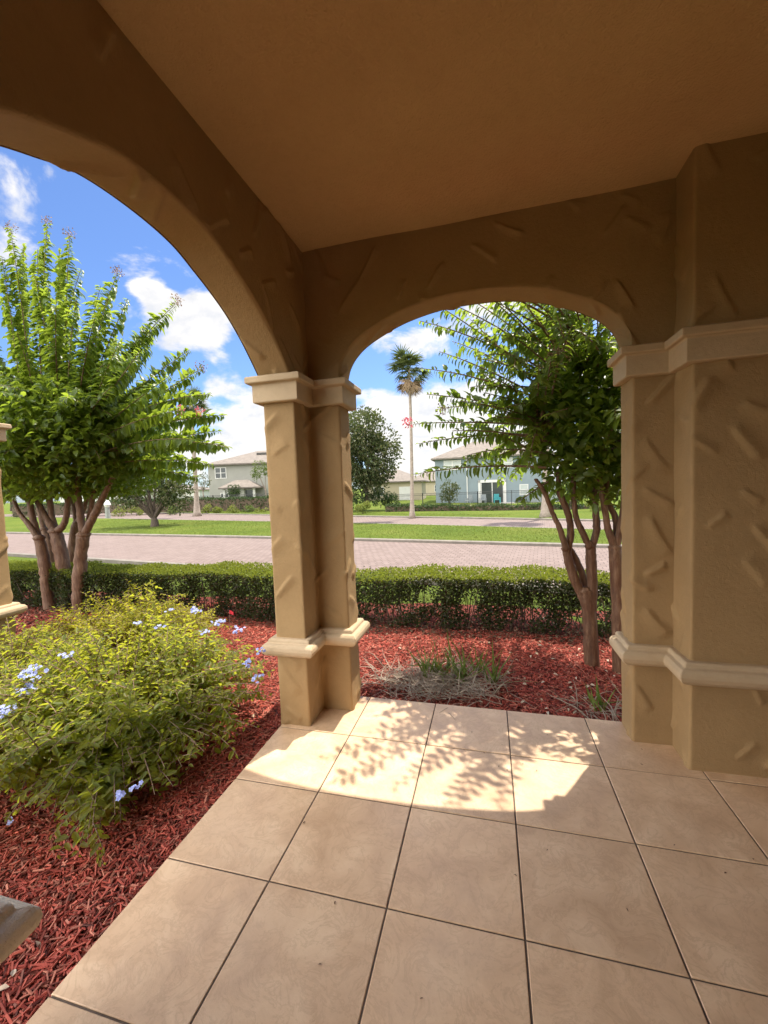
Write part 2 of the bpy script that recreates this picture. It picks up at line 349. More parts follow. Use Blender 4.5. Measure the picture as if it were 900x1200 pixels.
# arch walls
def arch_curve(table, n=260):
    t = np.array(table); seg = np.linalg.norm(np.diff(t, axis=0), axis=1); P = spline(t, n)
    d = np.concatenate([[0], np.cumsum(np.linalg.norm(np.diff(P, axis=0), axis=1))]); q = np.linspace(0, d[-1], n)
    return np.stack([np.interp(q, d, P[:, 0]), np.interp(q, d, P[:, 1])], 1), q
def arch_wall(a0, a1, curve, to3, seed, zt=CEIL+.01, zb=2.11, depth=(0, 1)):
    """wall in the plane (a,z): from a0 to a1, open below the curve; to3(a, depth, z) maps to the world, depth 0 inner face, 1 outer"""
    mb = MB(); C, q = curve
    left = np.array([[a, zb] for a in np.linspace(a0, C[0, 0], max(2, int(abs(C[0, 0]-a0)/.009)))])[:-1]
    right = np.array([[a, zb] for a in np.linspace(C[-1, 0], a1, max(2, int(abs(a1-C[-1, 0])/.009)))])[1:]
    B = np.vstack([left, C, right]); nv = 90; r = .013
    st = strokes_for(min(a0, a1), max(a0, a1), 2.15, zt, 11, seed)
    t = np.linspace(0, 1, nv)**1.25
    A = np.repeat(B[:, :1], nv, 1); Z = B[:, 1:]+(zt-B[:, 1:])*t[None, :]
    H = stroke_h(A, Z, st); dist = (Z-B[:, 1:]); dd = np.clip(dist/r, 0, 1); isarc = np.zeros((len(B), 1)); isarc[len(left):len(left)+len(C)] = 1
    H = H*np.clip(dist/.02, 0, 1)-isarc*r*(1-np.sqrt(np.clip(1-(1-dd)**2, 0, 1)))*.7
    H *= np.clip((zt-Z)/.03, .15, 1)
    mb.grid(to3(A, H, Z, 0))
    # outer face
    mb.grid(to3(A[:, ::8], H[:, ::8]*0, Z[:, ::8], 1)[:, ::-1])
    # soffit
    nd_ = 26; w = np.linspace(0, 1, nd_); S, W = np.meshgrid(q, w*.19, indexing='ij')
    T = unit(np.gradient(C, axis=0)); Nn = np.stack([T[:, 1], -T[:, 0]], 1)
    if Nn[len(Nn)//2, 1] > 0: Nn = -Nn
    Hs = 1.6*stroke_h(S, W, strokes_for(0, q[-1], .02, .17, 13, seed+50)); edge = np.minimum(W, .19-W); dd = np.clip(edge/r, 0, 1)
    Hs = Hs*np.clip(edge/.02, 0, 1)-r*(1-np.sqrt(np.clip(1-(1-dd)**2, 0, 1)))*.7*(edge < r)
    A2 = C[:, :1]+Nn[:, :1]*Hs; Z2 = C[:, 1:]+Nn[:, 1:]*Hs
    mb.grid(to3(A2, None, Z2, W/.19))
    # underside strips over the columns are hidden by capitals
    return mb
def to3_far(A, H, Z, d):
    P = np.empty(A.shape+(3,)); P[..., 0] = A; P[..., 2] = Z
    P[..., 1] = (YI-H if not hasattr(d, 'shape') and d == 0 else (YO if not hasattr(d, 'shape') else YI+.009*(1-d)*0+(YO-YI)*d)); return P
def to3_left(A, H, Z, d):
    P = np.empty(A.shape+(3,)); P[..., 1] = A; P[..., 2] = Z
    P[..., 0] = (XI+H if not hasattr(d, 'shape') and d == 0 else (XO if not hasattr(d, 'shape') else XI+(XO-XI)*d)); return P
fx = .754
half = [(0, 2.553), (.2, 2.543), (.4, 2.502), (.55, 2.445), (.67, 2.383), (.745, 2.32), (.79, 2.255), (.811, 2.19), (.819, 2.125)]
far_t = [(fx-a, z) for a, z in half[::-1]]+[(fx+a, z) for a, z in half[1:]]
mb = arch_wall(XI-.004, 1.78, arch_curve(far_t), to3_far, 21); mb.build('arch_wall', M['stucco'], porch, True)
ly = .06
half = [(0, 2.556), (.2, 2.540), (.35, 2.487), (.46, 2.440), (.57, 2.382), (.68, 2.302), (.77, 2.22), (.835, 2.155), (.872, 2.118)]
half2 = [(0, 2.556), (.2, 2.540), (.35, 2.487), (.46, 2.440), (.57, 2.382), (.65, 2.30), (.70, 2.22), (.73, 2.155), (.742, 2.118)]
left_t = [(ly-a, z) for a, z in half2[::-1]]+[(ly+a, z) for a, z in half[1:]]
mb = arch_wall(-1.05, YI+.002, arch_curve(left_t), to3_left, 34); mb.build('arch_wall', M['stucco'], porch, True)
# outer skin of the corner above the capital, header over the second side bay, back and end walls
mb = MB(); mb.box((XO, YI, 2.09), (XI-.002, YO-.001, CEIL+.01)); mb.build('corner_wall', M['stucco'], porch); mb = MB(); mb.box((XO, -3.5, 2.25), (XI, -1.05, CEIL+.01)); mb.build('header_wall', M['stucco'], porch)
mb = MB(); mb.box((XO, -3.7, -.09), (3.4, -3.5, CEIL+.01)); mb.build('back_wall', M['stucco'], porch)
mb = MB(); mb.box((3.2, -3.5, -.09), (3.4, 1.349, CEIL+.01)); mb.build('end_wall', M['stucco'], porch)
mb = MB(); mb.box((1.78, 1.2, -.09), (3.2, 1.349, CEIL+.01));  mb.build('front_wall', M['stucco'], porch)
# ceiling: a sheet with hand-trowelled waviness
gx, gy = np.meshgrid(np.linspace(XI-.1, 3.3, 120), np.linspace(-3.6, YI+.1, 150), indexing='ij')
P = np.stack([gx, gy, CEIL+.003*np.sin(gx*3.1+gy*1.3)+.002*np.sin(gx*7-gy*5)], -1); mb = MB(); mb.grid(P[:, ::-1]); mb.build('ceiling', M['ceiling'], porch, True)
mb = MB(); mb.box((XO, -7, CEIL+.03), (7, YO, 6.4)); mb.build('upper_storey', M['stucco'], porch)

# floor: separate tiles over a grout bed
mb = MB(); T = .457; gap = .0033
xs = [(-1+i)*T for i in range(0, 9)]; ys = [j*T for j in range(-8, 3)]+[1.357]
for i in range(len(xs)-1):
    for j in range(len(ys)-1):
        x0, x1 = xs[i]+(gap if i else 0), xs[i+1]-gap; y0 = ys[j]+gap; y1 = ys[j+1]-(gap if j < len(ys)-2 else 0)
        b = .0022; h = random.uniform(-.0005, .0005); k = .0015
        tl = (random.uniform(-1, 1)*.0008, random.uniform(-1, 1)*.0008)
        top = [(x0+b, y0+b), (x1-b, y0+b), (x1-b, y1-b), (x0+b, y1-b)]; bot = [(x0, y0), (x1, y0), (x1, y1), (x0, y1)]
        V = [(x, y, h+tl[0]*(x-x0)+tl[1]*(y-y0)) for x, y in top]+[(x, y, h-k) for x, y in bot]+[(x, y, -.012) for x, y in bot]
        mb.add(V, [(0, 1, 2, 3)]+[(4+q, 4+(q+1) % 4, (q+1) % 4, q) for q in range(4)]+[(8+q, 8+(q+1) % 4, 4+(q+1) % 4, 4+q) for q in range(4)])
tag(mb.build('porch_floor', M['tile']), 'beige square ceramic tiles of the porch floor', kind='structure')
mb = MB(); mb.box((xs[0]+.004, -3.6, -.12), (3.3, 1.353, -.004)); tag(mb.build('floor_slab', M['grout']), 'grout bed and slab under the porch tiles', kind='structure')

# ---------------------------------------------------------------- terrain, roads
def gz(x, y):
    x = np.asarray(x, float); y = np.asarray(y, float)
    t = np.clip((y-3.7)/2.8, 0, 1); t = t*t*(3-2*t); z = lerp(-.115, -.57, t)
    far = np.clip((y-25-.3*np.clip(-x, 0, 60))/14, 0, 1); far = far*far*(3-2*far)
    return z+far*np.clip((-x-14)*.02, -.33, .35)
gxs = np.concatenate([np.linspace(-400, -70, 12), np.linspace(-66, 30, 60), np.linspace(35, 300, 12)])
gys = np.concatenate([np.linspace(-200, -8, 8), np.linspace(-6, 8, 40), np.linspace(8.5, 80, 60), np.linspace(90, 900, 14)])
X, Y = np.meshgrid(gxs, gys, indexing='ij'); mb = MB(); mb.grid(np.stack([X, Y, gz(X, Y)], -1))
tag(mb.build('ground', M['lawn'], None, True), 'green lawn ground sloping gently to the road', kind='structure')

RZ = -.553
eA = [on_z(x, y, RZ) for x, y in [(40, 626), (200, 629), (300, 631), (430, 634), (560, 638), (700, 642)]]
eB = [on_z(x, y, RZ) for x, y in [(130, 608.5), (250, 611), (310, 612), (430, 614.5), (560, 618), (690, 622)]]
eC = [on_z(x, y, RZ) for x, y in [(130, 600), (250, 603), (310, 604), (430, 606), (560, 608), (650, 610)]]
def ext(e):
    e = np.array(e); a = e[0]+unit(e[0]-e[1])*60; b = e[-1]+unit(e[-1]-e[-2])*40
    P = np.vstack([a, e, b]); d = np.concatenate([[0], np.cumsum(np.linalg.norm(np.diff(P, axis=0), axis=1))]); q = np.linspace(0, d[-1], 60)
    P = np.stack([np.interp(q, d, P[:, k]) for k in range(3)], 1)
    for _ in range(3): P[1:-1] = P[1:-1]*.5+(P[:-2]+P[2:])*.25
    return P
eA, eB, eC = ext(eA), ext(eB), ext(eC)
def off(e, d):
    t = unit(np.gradient(e[:, :2], axis=0)); n = np.stack([-t[:, 1], t[:, 0]], 1); o = e.copy(); o[:, :2] += n*d; return o
eN = np.stack([eA[:, 0], np.interp(eA[:, 0], [-90, -24, .5, 10, 50], [22, 11.2, 6.9, 5.3, -1]), eA[:, 2]], 1)
def ribbon(a, b, z, name, mat, label):
    G = np.stack([a, b], 1).copy(); G[..., 2] = z; mb = MB(); mb.grid(G); return tag(mb.build(name, mat), label, kind='structure')
ribbon(eN, eA, RZ, 'road', M['paver'], 'near pink brick paver road beyond the hedge')
ribbon(eB, eC, RZ+.003, 'road', M['paver'], 'far pink brick paver lane beyond the grass median')
def kerb(e, w, label):
    a, b = off(e, 0), off(e, w); mb = MB(); G = []
    for p, q in zip(a, b):
        G.append([(p[0], p[1], RZ-.05), (p[0], p[1], RZ+.075), (lerp(p[0], q[0], .12), lerp(p[1], q[1], .12), RZ+.09), (q[0], q[1], RZ+.09), (q[0], q[1], RZ-.05)])
    mb.grid(np.array(G)); tag(mb.build('kerb', M['kerb']), label, kind='structure')
kerb(eA, .22, 'grey concrete kerb along the near side of the grass median')
kerb(eB, -.2, 'grey concrete kerb along the far side of the grass median')
kerb(eC, .22, 'grey concrete kerb on the far side of the far lane')
kerb(eN, -.2, 'grey concrete kerb behind the clipped hedge')
med = ribbon(off(eA, .22), off(eB, -.2), RZ+.085, 'grass_median', M['lawn'], 'bright green grass median between the two paver lanes')
ver = ribbon(off(eC, .22), off(eC, 2.6), RZ+.085, 'grass_verge', M['lawn'], 'grass verge beyond the far lane')

# mulch bed
def bedz(x, y): return -.075+.018*np.sin(x*2.1+.4)*np.cos(y*1.7)+.008*np.sin(x*6.3+y*5.1)-.02*np.clip((y-1.5)/1.5, 0, 1)
bx, by = np.meshgrid(np.linspace(-7, 3.4, 150), np.linspace(-2.2, 3.95, 110), indexing='ij')
bz = bedz(bx, by); mb = MB(); mb.grid(np.stack([bx, by, bz], -1)); tag(mb.build('mulch_bed', M['mulchg'], None, True), 'red wood mulch planting bed around the porch', kind='structure')

# ---------------------------------------------------------------- leaf machinery
LEAF6 = (np.array([(0, 0, 0), (.3, .5, .12), (.72, .42, .06), (1, 0, -.12), (.72, -.42, .06), (.3, -.5, .12)]), [(0, 3, 2, 1), (0, 5, 4, 3)])
LEAF8 = (np.array([(0, 0, 0), (.3, .5, .10), (.68, .40, .02), (1, 0, -.22), (.68, -.40, .02), (.3, -.5, .10), (.33, 0, .01), (.68, 0, -.06)]), [(0, 6, 1), (6, 7, 2, 1), (7, 3, 2), (0, 5, 6), (6, 5, 4, 7), (7, 4, 3)])
STRIP = (np.array([(0, .5, 0), (0, -.5, 0), (.4, -.42, .06), (.4, .42, .06), (.8, -.2, -.02), (.8, .2, -.02), (1, 0, -.1)]), [(0, 1, 2, 3), (3, 2, 4, 5), (5, 4, 6)])
CHIP = (np.array([(0, -.5, -.5), (1, -.38, -.5), (1, .42, -.5), (0, .5, -.5), (.03, -.45, .5), (.95, -.3, .4), (.97, .35, .45), (.02, .42, .5)]), [(4, 5, 6, 7), (0, 1, 5, 4), (1, 2, 6, 5), (2, 3, 7, 6), (3, 0, 4, 7)])
def leaves(pos, d, nrm, L, W, tpl=LEAF6, T=None):
    """numpy: many leaves -> verts, list of face tuples"""
    pos = np.asarray(pos, float); n = len(pos); d = unit(np.asarray(d, float)); nrm = np.asarray(nrm, float)
    nrm = unit(nrm-d*(nrm*d).sum(1)[:, None]); s = np.cross(nrm, d); L = np.broadcast_to(L, (n,)); W = np.broadcast_to(W, (n,)); TT = L if T is None else np.broadcast_to(T, (n,))
    tv, tf = tpl; V = pos[:, None]+d[:, None]*(tv[None, :, :1]*L[:, None, None])+s[:, None]*(tv[None, :, 1:2]*W[:, None, None])+nrm[:, None]*(tv[None, :, 2:]*TT[:, None, None])
    k = len(tv); F = []
    for i in range(n): b = i*k; F.extend([tuple(b+j for j in f) for f in tf])
    return V.reshape(-1, 3), F
def rdir(n, rs=RS):
    v = rs.normal(size=(n, 3)); return unit(v)
class Leaves:
    def __init__(s): s.p = []; s.d = []; s.n = []; s.L = []; s.W = []
    def add(s, p, d, n, L, W):
        p = np.atleast_2d(p); k = len(p); s.p.append(p); s.d.append(np.broadcast_to(d, (k, 3))); s.n.append(np.broadcast_to(n, (k, 3))); s.L.append(np.broadcast_to(L, (k,))); s.W.append(np.broadcast_to(W, (k,)))
    def mesh(s, tpl=LEAF6, T=None):
        mb = MB(); V, F = leaves(np.concatenate(s.p), np.concatenate(s.d), np.concatenate(s.n), np.concatenate(s.L), np.concatenate(s.W), tpl, T); mb.add(V, F); return mb
def vnoise(P, freq, seed):
    """cheap smooth pseudo noise in 0..1"""
    rs = np.random.RandomState(seed); v = np.zeros(len(P)); a = 0
    for k in range(7):
        w = rs.normal(size=3)*freq*(1+.25*k); v += np.sin(P@w+rs.uniform(0, 6.28)); a += 1
    return .5+.5*np.clip(v/2.6, -1, 1)

# mulch chips
mul = Leaves()
def chips(x0, x1, y0, y1, dens, Lr, Wr, seed):
    rs = np.random.RandomState(seed); n = int((x1-x0)*(y1-y0)*dens); x = rs.uniform(x0, x1, n); y = rs.uniform(y0, y1, n)
    keep = ~((x > xs[0]-.005) & (y < 1.365)) ; x, y = x[keep], y[keep]; n = len(x)
    a = rs.uniform(0, 6.283, n); tl = rs.normal(0, .24, n); L = rs.uniform(*Lr, n)*rs.uniform(.6, 1.25, n)
    d = np.stack([np.cos(a)*np.cos(tl), np.sin(a)*np.cos(tl), np.sin(tl)], 1); p = np.stack([x, y, bedz(x, y)+rs.uniform(.0, .022, n)], 1)-d*L[:, None]/2
    tip = p+d*L[:, None]; m2 = ((p[:, 0] > xs[0]+.002) & (p[:, 1] < 1.358)) | ((tip[:, 0] > xs[0]+.002) & (tip[:, 1] < 1.358)); k = ~m2
    nn = unit(NP(0, 0, 1)+rs.normal(0, .35, (n, 3))); mul.add(p[k], d[k], nn[k], L[k], (rs.uniform(*Wr, n))[k])
chips(-2.3, -.46, -1.2, 1.45, 9500, (.022, .06), (.004, .009), 1)
chips(-2.4, 2.4, 1.3, 3.0, 5500, (.02, .055), (.004, .010), 2)
chips(-6, -2.3, -.3, 3.6, 1300, (.035, .08), (.009, .02), 3)
mb = mul.mesh(CHIP, .004); tag(mb.build('mulch_chips', M['mulch']), 'loose red wood mulch chips', kind='stuff')
# pale dry leaves on the mulch, and a few specks on the tiles
lv = Leaves(); rs = np.random.RandomState(5); n = 70
x = rs.uniform(-.1, 2.2, n); y = rs.uniform(1.45, 2.7, n); x[:45] = rs.uniform(.9, 2.2, 45)
lv.add(np.stack([x, y, bedz(x, y)+.028], 1), np.stack([rs.normal(size=n), rs.normal(size=n), rs.normal(0, .15, n)], 1), NP(0, 0, 1)+rs.normal(0, .3, (n, 3)), rs.uniform(.03, .05, n), rs.uniform(.014, .022, n))
n = 30; x = rs.uniform(-3, -.6, n); y = rs.uniform(-.6, 1.4, n)
lv.add(np.stack([x, y, bedz(x, y)+.03], 1), np.stack([rs.normal(size=n), rs.normal(size=n), rs.normal(0, .15, n)], 1), NP(0, 0, 1)+rs.normal(0, .3, (n, 3)), rs.uniform(.03, .055, n), rs.uniform(.012, .02, n))
tag(lv.mesh(LEAF8).build('fallen_leaves', M['pale']), 'pale dry leaves fallen on the red mulch', kind='stuff')
lv = Leaves(); n = 26; x = rs.uniform(-.3, 2.0, n); y = rs.uniform(-.45, 1.2, n); a = rs.uniform(0, 6.28, n)
lv.add(np.stack([x, y, np.full(n, .003)], 1), np.stack([np.cos(a), np.sin(a), 0*a], 1), NP(0, 0, 1)+rs.normal(0, .1, (n, 3)), rs.uniform(.006, .015, n), rs.uniform(.003, .006, n))
tag(lv.mesh(LEAF6).build('floor_litter', M['twig']), 'small dark specks of leaf litter on the porch tiles', kind='stuff')

# ---------------------------------------------------------------- crape myrtles
def shoot(lv, pts, size, spacing=.026, start=.12, wr=.5, droop=.45, spread=.85, rs=RS, plane=None):
    """leaves in loose ranks along a shoot"""
    seg = np.linalg.norm(np.diff(pts, axis=0), axis=1); s = np.concatenate([[0], np.cumsum(seg)]); tot = s[-1]
    q = np.arange(tot*start, tot, spacing); q = q+rs.uniform(-.3, .3, len(q))*spacing; q = np.clip(q, 0, tot)
    P = np.stack([np.interp(q, s, pts[:, k]) for k in range(3)], 1); T = np.gradient(pts, axis=0); T = unit(np.stack([np.interp(q, s, T[:, k]) for k in range(3)], 1))
    ref = np.where(np.abs(T[:, 2:3]) > .92, NP(1, 0, 0), NP(0, 0, 1)) if plane is None else np.broadcast_to(plane, T.shape); A = unit(np.cross(T, ref)); B = np.cross(A, T)
    ph = np.where(np.arange(len(q)) % 2 == 0, 0, math.pi)+(rs.normal(0, .5, len(q))+rs.uniform(0, 6.28)*np.clip(np.abs(T[:, 2])-.6, 0, .4)*2.5 if plane is None else rs.normal(0, .42, len(q)))
    side = A*np.cos(ph)[:, None]+B*np.sin(ph)[:, None]
    d = unit(side*spread+T*.38+NP(0, 0, -1)*droop*rs.uniform(.5, 1.5, (len(q), 1)))
    nn = unit(np.cross(d, np.cross(NP(0, 0, 1)+rs.normal(0, .25, (len(q), 3))+T*.3, d)))
    taper = np.clip((tot-q)/(.14*tot), .5, 1); L = size*taper*rs.uniform(.6, 1.22, len(q))
    lv.add(P, d, nn, L, L*wr)
def crape(name, label, base_pts, mats, leaf, trunks, tips, starts, n_rand, dome, fill, seed, tiptuft=None, lo=-.25, SP=.017, tipk=1.0, fc=None, fs=1.0, over=()):
    rs = np.random.RandomState(seed); root = empty(name, base_pts); tag(root, label, 'tree', 'crape myrtles in front of the porch')
    tb = MB(); ends = []
    for P, r0, r1 in trunks:
        n = max(8, len(P)*6); C = spline(np.array(P), n); rr = np.linspace(r0, r1, n)
        rr = rr*(1+.05*np.sin(np.linspace(0, 9, n)+rs.uniform(0, 6))+.02*rs.normal(size=n)); C = C+np.stack([rs.normal(0, r0*.05, n), rs.normal(0, r0*.05, n), 0*rr], 1); 
        tb.tube(C, rr, 10); ends.append(C[-1])
        tb.tube([C[-1]-NP(0, 0, r1*.6), C[-1], C[-1]+NP(0, 0, r1*.6)], [r1*.85, r1*1.18, r1*.6], 10)
    lv = Leaves(); tw = MB(); c, rx, ry, rz = dome
    def one(a, b, thick=.011, sp=SP, size=None, twigs=True, pl_=None):
        L = np.linalg.norm(b-a); h = b-a; ctrl = a+h*.5+NP(0, 0, (.16 if twigs else .07)*L)+rs.normal(0, .05 if twigs else .025, 3)*L
        C = bez(a, ctrl, b, 16); tw.tube(C, np.linspace(thick, .0025, 16), 5, False)
        shoot(lv, C, size or leaf, sp, rs.uniform(.05, .3), rs=rs, plane=pl_ if pl_ is not None else (None if twigs else unit(FW+rs.normal(0, .35, 3))), droop=.1 if pl_ is not None else (.45 if twigs else .6))
        for k in range(rs.randint(1, 4) if twigs else 0):      # side twigs
            t = rs.randint(4, 13); e = C[t]+unit((C[t]-C[t-1])*6+rs.normal(0, .9, 3)*L*.16)*L*rs.uniform(.15, .32)
            D = bez(C[t], (C[t]+e)/2+NP(0, 0, .03), e, 7); tw.tube(D, np.linspace(thick*.45, .0018, 7), 4, False); shoot(lv, D, (size or leaf)*.92, sp, .1, rs=rs)
    for a, b in tips: one(np.asarray(a, float), np.asarray(b, float), .011, SP*.66 if tipk > 1.2 else SP*.72, leaf*tipk, False)
    for a, b in over: one(a, b, .010, .027, .085, False, unit(NP(.218, .345, 1.0)))
    st = np.array(starts)
    for k in range(n_rand):
        v = unit(rs.normal(size=3)); v[2] = abs(v[2])*1.0 + lo*(rs.rand() < .45); v = unit(v)
        b = c+v*NP(rx, ry, rz)*rs.uniform(.72, 1.02); i = np.argmin(np.linalg.norm(st-(c*.5+b*.5), axis=1)+rs.uniform(0, .5, len(st))); one(st[i]+rs.normal(0, .04, 3), b)
    # inner foliage
    n = fill; v = rdir(n, rs)*(rs.uniform(0, 1, (n, 1))**.45); fcn = c if fc is None else fc; P = fcn+v*NP(rx, ry, rz)*NP(.8, .8, .72)*fs; k = (vnoise(P, 3.2, seed) > .33) & (P[:, 2] > c[2]+rz*lo*.95)
    P = P[k]; n = len(P); d = unit(rs.normal(size=(n, 3))*NP(1, 1, .5)+NP(0, 0, -.35)); L = leaf*rs.uniform(.75, 1.15, n)
    lv.add(P, d, unit(NP(0, 0, 1)+rs.normal(0, .5, (n, 3))), L, L*.5)
    tb.build('trunk', M['bark'], root, True); tw.build('branches', M['twig'], root, True); lv.mesh(LEAF8).build('crown', mats, root, True)
    return root
def PX(x, y, Y): return on_y(x, y, Y)

# left tree
def tr(pts, Y): return [PX(x, y, Y) for x, y in pts]
LT = [(tr([(60, 722), (56, 695), (53, 665), (46, 630)], 3.0), .076, .066), (tr([(46, 632), (34, 615), (22, 600), (12, 575)], 3.0), .04, .024), (tr([(46, 632), (38, 605), (33, 575), (30, 545)], 3.05), .045, .026),
      (tr([(79, 718), (77, 690), (72, 650), (65, 622)], 3.1), .09, .078), (tr([(65, 624), (50, 600), (38, 572), (34, 548)], 3.15), .05, .028), (tr([(66, 624), (76, 612), (80, 585), (82, 555)], 3.1), .05, .03), (tr([(66, 624), (60, 600), (58, 570), (62, 545)], 3.2), .045, .028),
      (tr([(92, 726), (93, 695), (94, 660), (98, 626)], 2.95), .086, .076), (tr([(98, 628), (110, 605), (122, 580), (132, 560)], 2.95), .055, .03), (tr([(98, 628), (94, 600), (91, 570), (95, 545)], 3.0), .05, .028), (tr([(99, 628), (106, 600), (110, 575), (116, 552)], 3.1), .04, .025),
      (tr([(66, 715), (62, 670), (58, 640), (52, 620)], 3.5), .066, .055), (tr([(84, 708), (84, 660), (86, 630), (90, 612)], 3.55), .066, .055), (tr([(52, 622), (46, 595), (44, 560)], 3.5), .04, .025), (tr([(90, 614), (100, 590), (104, 560)], 3.55), .04, .025), (tr([(90, 614), (86, 590), (80, 560)], 3.55), .04, .025)]
lstart = [PX(x, y, Y) for x, y, Y in [(20, 545, 3.0), (40, 530, 3.1), (62, 520, 3.2), (82, 525, 3.1), (100, 520, 3.0), (125, 540, 3.0), (50, 540, 3.5), (95, 540, 3.5), (110, 530, 3.3), (70, 500, 3.3), (90, 490, 3.0), (40, 500, 3.3)]]
def T_(x0, y0, x1, y1, Y0, Y1): return (PX(x0, y0, Y0), PX(x1, y1, Y1))
ltips = [T_(35, 470, 28, 285, 3.2, 3.3), T_(50, 470, 44, 292, 3.0, 2.8), T_(70, 460, 70, 290, 3.2, 3.3), T_(64, 470, 95, 315, 3.0, 2.8), T_(85, 480, 118, 335, 3.1, 3.1), T_(95, 490, 150, 350, 3.0, 2.8), T_(100, 490, 172, 382, 3.0, 2.9), T_(110, 500, 222, 410, 3.1, 3.2), T_(115, 510, 245, 462, 3.0, 2.8), T_(40, 500, 0, 350, 3.1, 3.1), T_(60, 480, 55, 330, 2.9, 2.6), T_(80, 480, 90, 350, 2.9, 2.6), T_(100, 500, 140, 400, 2.9, 2.6),
         T_(40, 480, 12, 268, 3.0, 2.9), T_(60, 470, 56, 262, 3.1, 3.0), T_(80, 460, 82, 276, 3.1, 3.1), T_(95, 460, 138, 320, 3.1, 3.0), T_(100, 470, 128, 345, 3.0, 2.8), T_(110, 490, 207, 355, 3.0, 3.0), T_(110, 490, 190, 378, 3.1, 3.2),
         T_(120, 510, 236, 432, 3.0, 3.0), T_(130, 515, 262, 487, 3.0, 2.9), T_(130, 530, 268, 524, 2.95, 2.8), T_(125, 540, 258, 505, 3.1, 3.2), T_(120, 545, 250, 545, 3.0, 2.9), T_(120, 550, 232, 560, 3.2, 3.2),
         T_(30, 500, 2, 300, 3.0, 2.8), T_(20, 510, -20, 330, 3.0, 3.0), T_(70, 480, 40, 320, 2.9, 2.7), T_(90, 490, 112, 370, 2.9, 2.6), T_(100, 500, 165, 410, 2.9, 2.6), T_(110, 510, 200, 440, 2.9, 2.6), T_(70, 480, 66, 350, 2.9, 2.6), T_(110, 520, 215, 480, 2.9, 2.6), T_(50, 500, 20, 390, 2.9, 2.6), T_(110, 500, 180, 395, 3.2, 3.4), T_(120, 530, 225, 515, 2.9, 2.6)]
lc = PX(76, 500, 3.2)
left_tree = crape('crape_myrtle', 'multi-trunked crape myrtle with tall upright leafy shoots, left of the column', PX(80, 716, 3.1), M['crape'], .10, LT, ltips, lstart, 130, (lc, 1.85, 1.6, 1.3), 21000, 41, lo=-.8, SP=.015, tipk=1.3, fc=PX(78, 520, 3.2))

# right tree
RTk = [(tr([(694, 795), (693, 760), (690, 715), (686, 692)], 2.3), .058, .053), (tr([(690, 715), (676, 685), (667, 660), (664, 643)], 2.3), .039, .036), (tr([(664, 645), (656, 620), (648, 602), (638, 577), (628, 562)], 2.25), .025, .015),
       (tr([(665, 645), (669, 622), (665, 600), (656, 578), (654, 555)], 2.3), .032, .02), (tr([(692, 715), (694, 690), (693, 660), (692, 640)], 2.3), .042, .039), (tr([(692, 642), (684, 627), (675, 604), (672, 575), (673, 550)], 2.28), .028, .017),
       (tr([(693, 642), (699, 622), (698, 600), (697, 575), (706, 545)], 2.3), .03, .02), (tr([(666, 642), (672, 650), (682, 672), (690, 700)], 2.36), .024, .03),
       (tr([(726, 800), (725, 740), (723, 690), (721, 641)], 2.2), .05, .044), (tr([(721, 643), (713, 622), (709, 598), (704, 570), (700, 545)], 2.2), .03, .018), (tr([(722, 643), (722, 610), (712, 585), (711, 560)], 2.25), .026, .018), (tr([(722, 643), (730, 600), (732, 570)], 2.2), .028, .018)]
rstart = [PX(x, y, Y) for x, y, Y in [(628, 558, 2.25), (654, 545, 2.3), (672, 540, 2.3), (706, 530, 2.3), (700, 530, 2.2), (730, 550, 2.2), (640, 500, 2.3), (670, 480, 2.5), (700, 480, 2.4), (660, 440, 2.6), (720, 450, 2.4), (690, 430, 2.5)]]
rtips = [T_(640, 470, 515, 412, 2.4, 2.5), T_(640, 450, 500, 350, 2.5, 2.5), T_(650, 430, 540, 345, 2.4, 2.5), T_(650, 420, 575, 345, 2.4, 2.0), T_(660, 420, 610, 340, 2.4, 2.5), T_(640, 490, 500, 462, 2.4, 2.1), T_(690, 430, 670, 345, 2.4, 2.1),
         T_(640, 500, 484, 497, 2.3, 2.3), T_(640, 510, 490, 520, 2.3, 2.2), T_(640, 548, 486, 556, 2.2, 2.05), T_(640, 470, 496, 432, 2.4, 2.4), T_(640, 440, 492, 376, 2.4, 2.3), T_(650, 430, 520, 352, 2.4, 2.3), T_(650, 420, 555, 330, 2.4, 2.2), T_(660, 420, 590, 320, 2.4, 2.3), T_(680, 420, 640, 320, 2.4, 2.2),
         T_(650, 500, 540, 470, 2.3, 1.95), T_(650, 520, 530, 505, 2.3, 2.0), T_(660, 460, 560, 420, 2.3, 1.95), T_(670, 450, 590, 385, 2.3, 1.95), T_(690, 440, 640, 365, 2.3, 1.9), T_(650, 560, 608, 588, 2.3, 2.3), T_(700, 450, 700, 350, 2.3, 1.95), T_(650, 400, 600, 350, 2.5, 2.7), T_(630, 450, 530, 400, 2.5, 2.8), T_(640, 480, 510, 480, 2.5, 2.8)]
rc = PX(672, 480, 2.5)
over = [(NP(1.35, 2.3, 2.75), NP(.56, 1.70, 2.95)), (NP(1.4, 2.2, 2.7), NP(.64, 1.50, 2.95)), (NP(1.5, 2.3, 2.7), NP(1.0, 1.58, 2.95)), (NP(1.6, 2.3, 2.7), NP(1.25, 1.50, 3.0)), (NP(1.7, 2.3, 2.7), NP(1.48, 1.55, 2.95)), (NP(1.5, 2.4, 2.8), NP(.85, 1.85, 3.2)), (NP(1.7, 2.2, 2.8), NP(1.35, 1.62, 3.2)), (NP(1.55, 2.3, 2.75), NP(1.12, 1.75, 3.05)), (NP(1.3, 2.35, 2.7), NP(.75, 1.95, 2.9))]
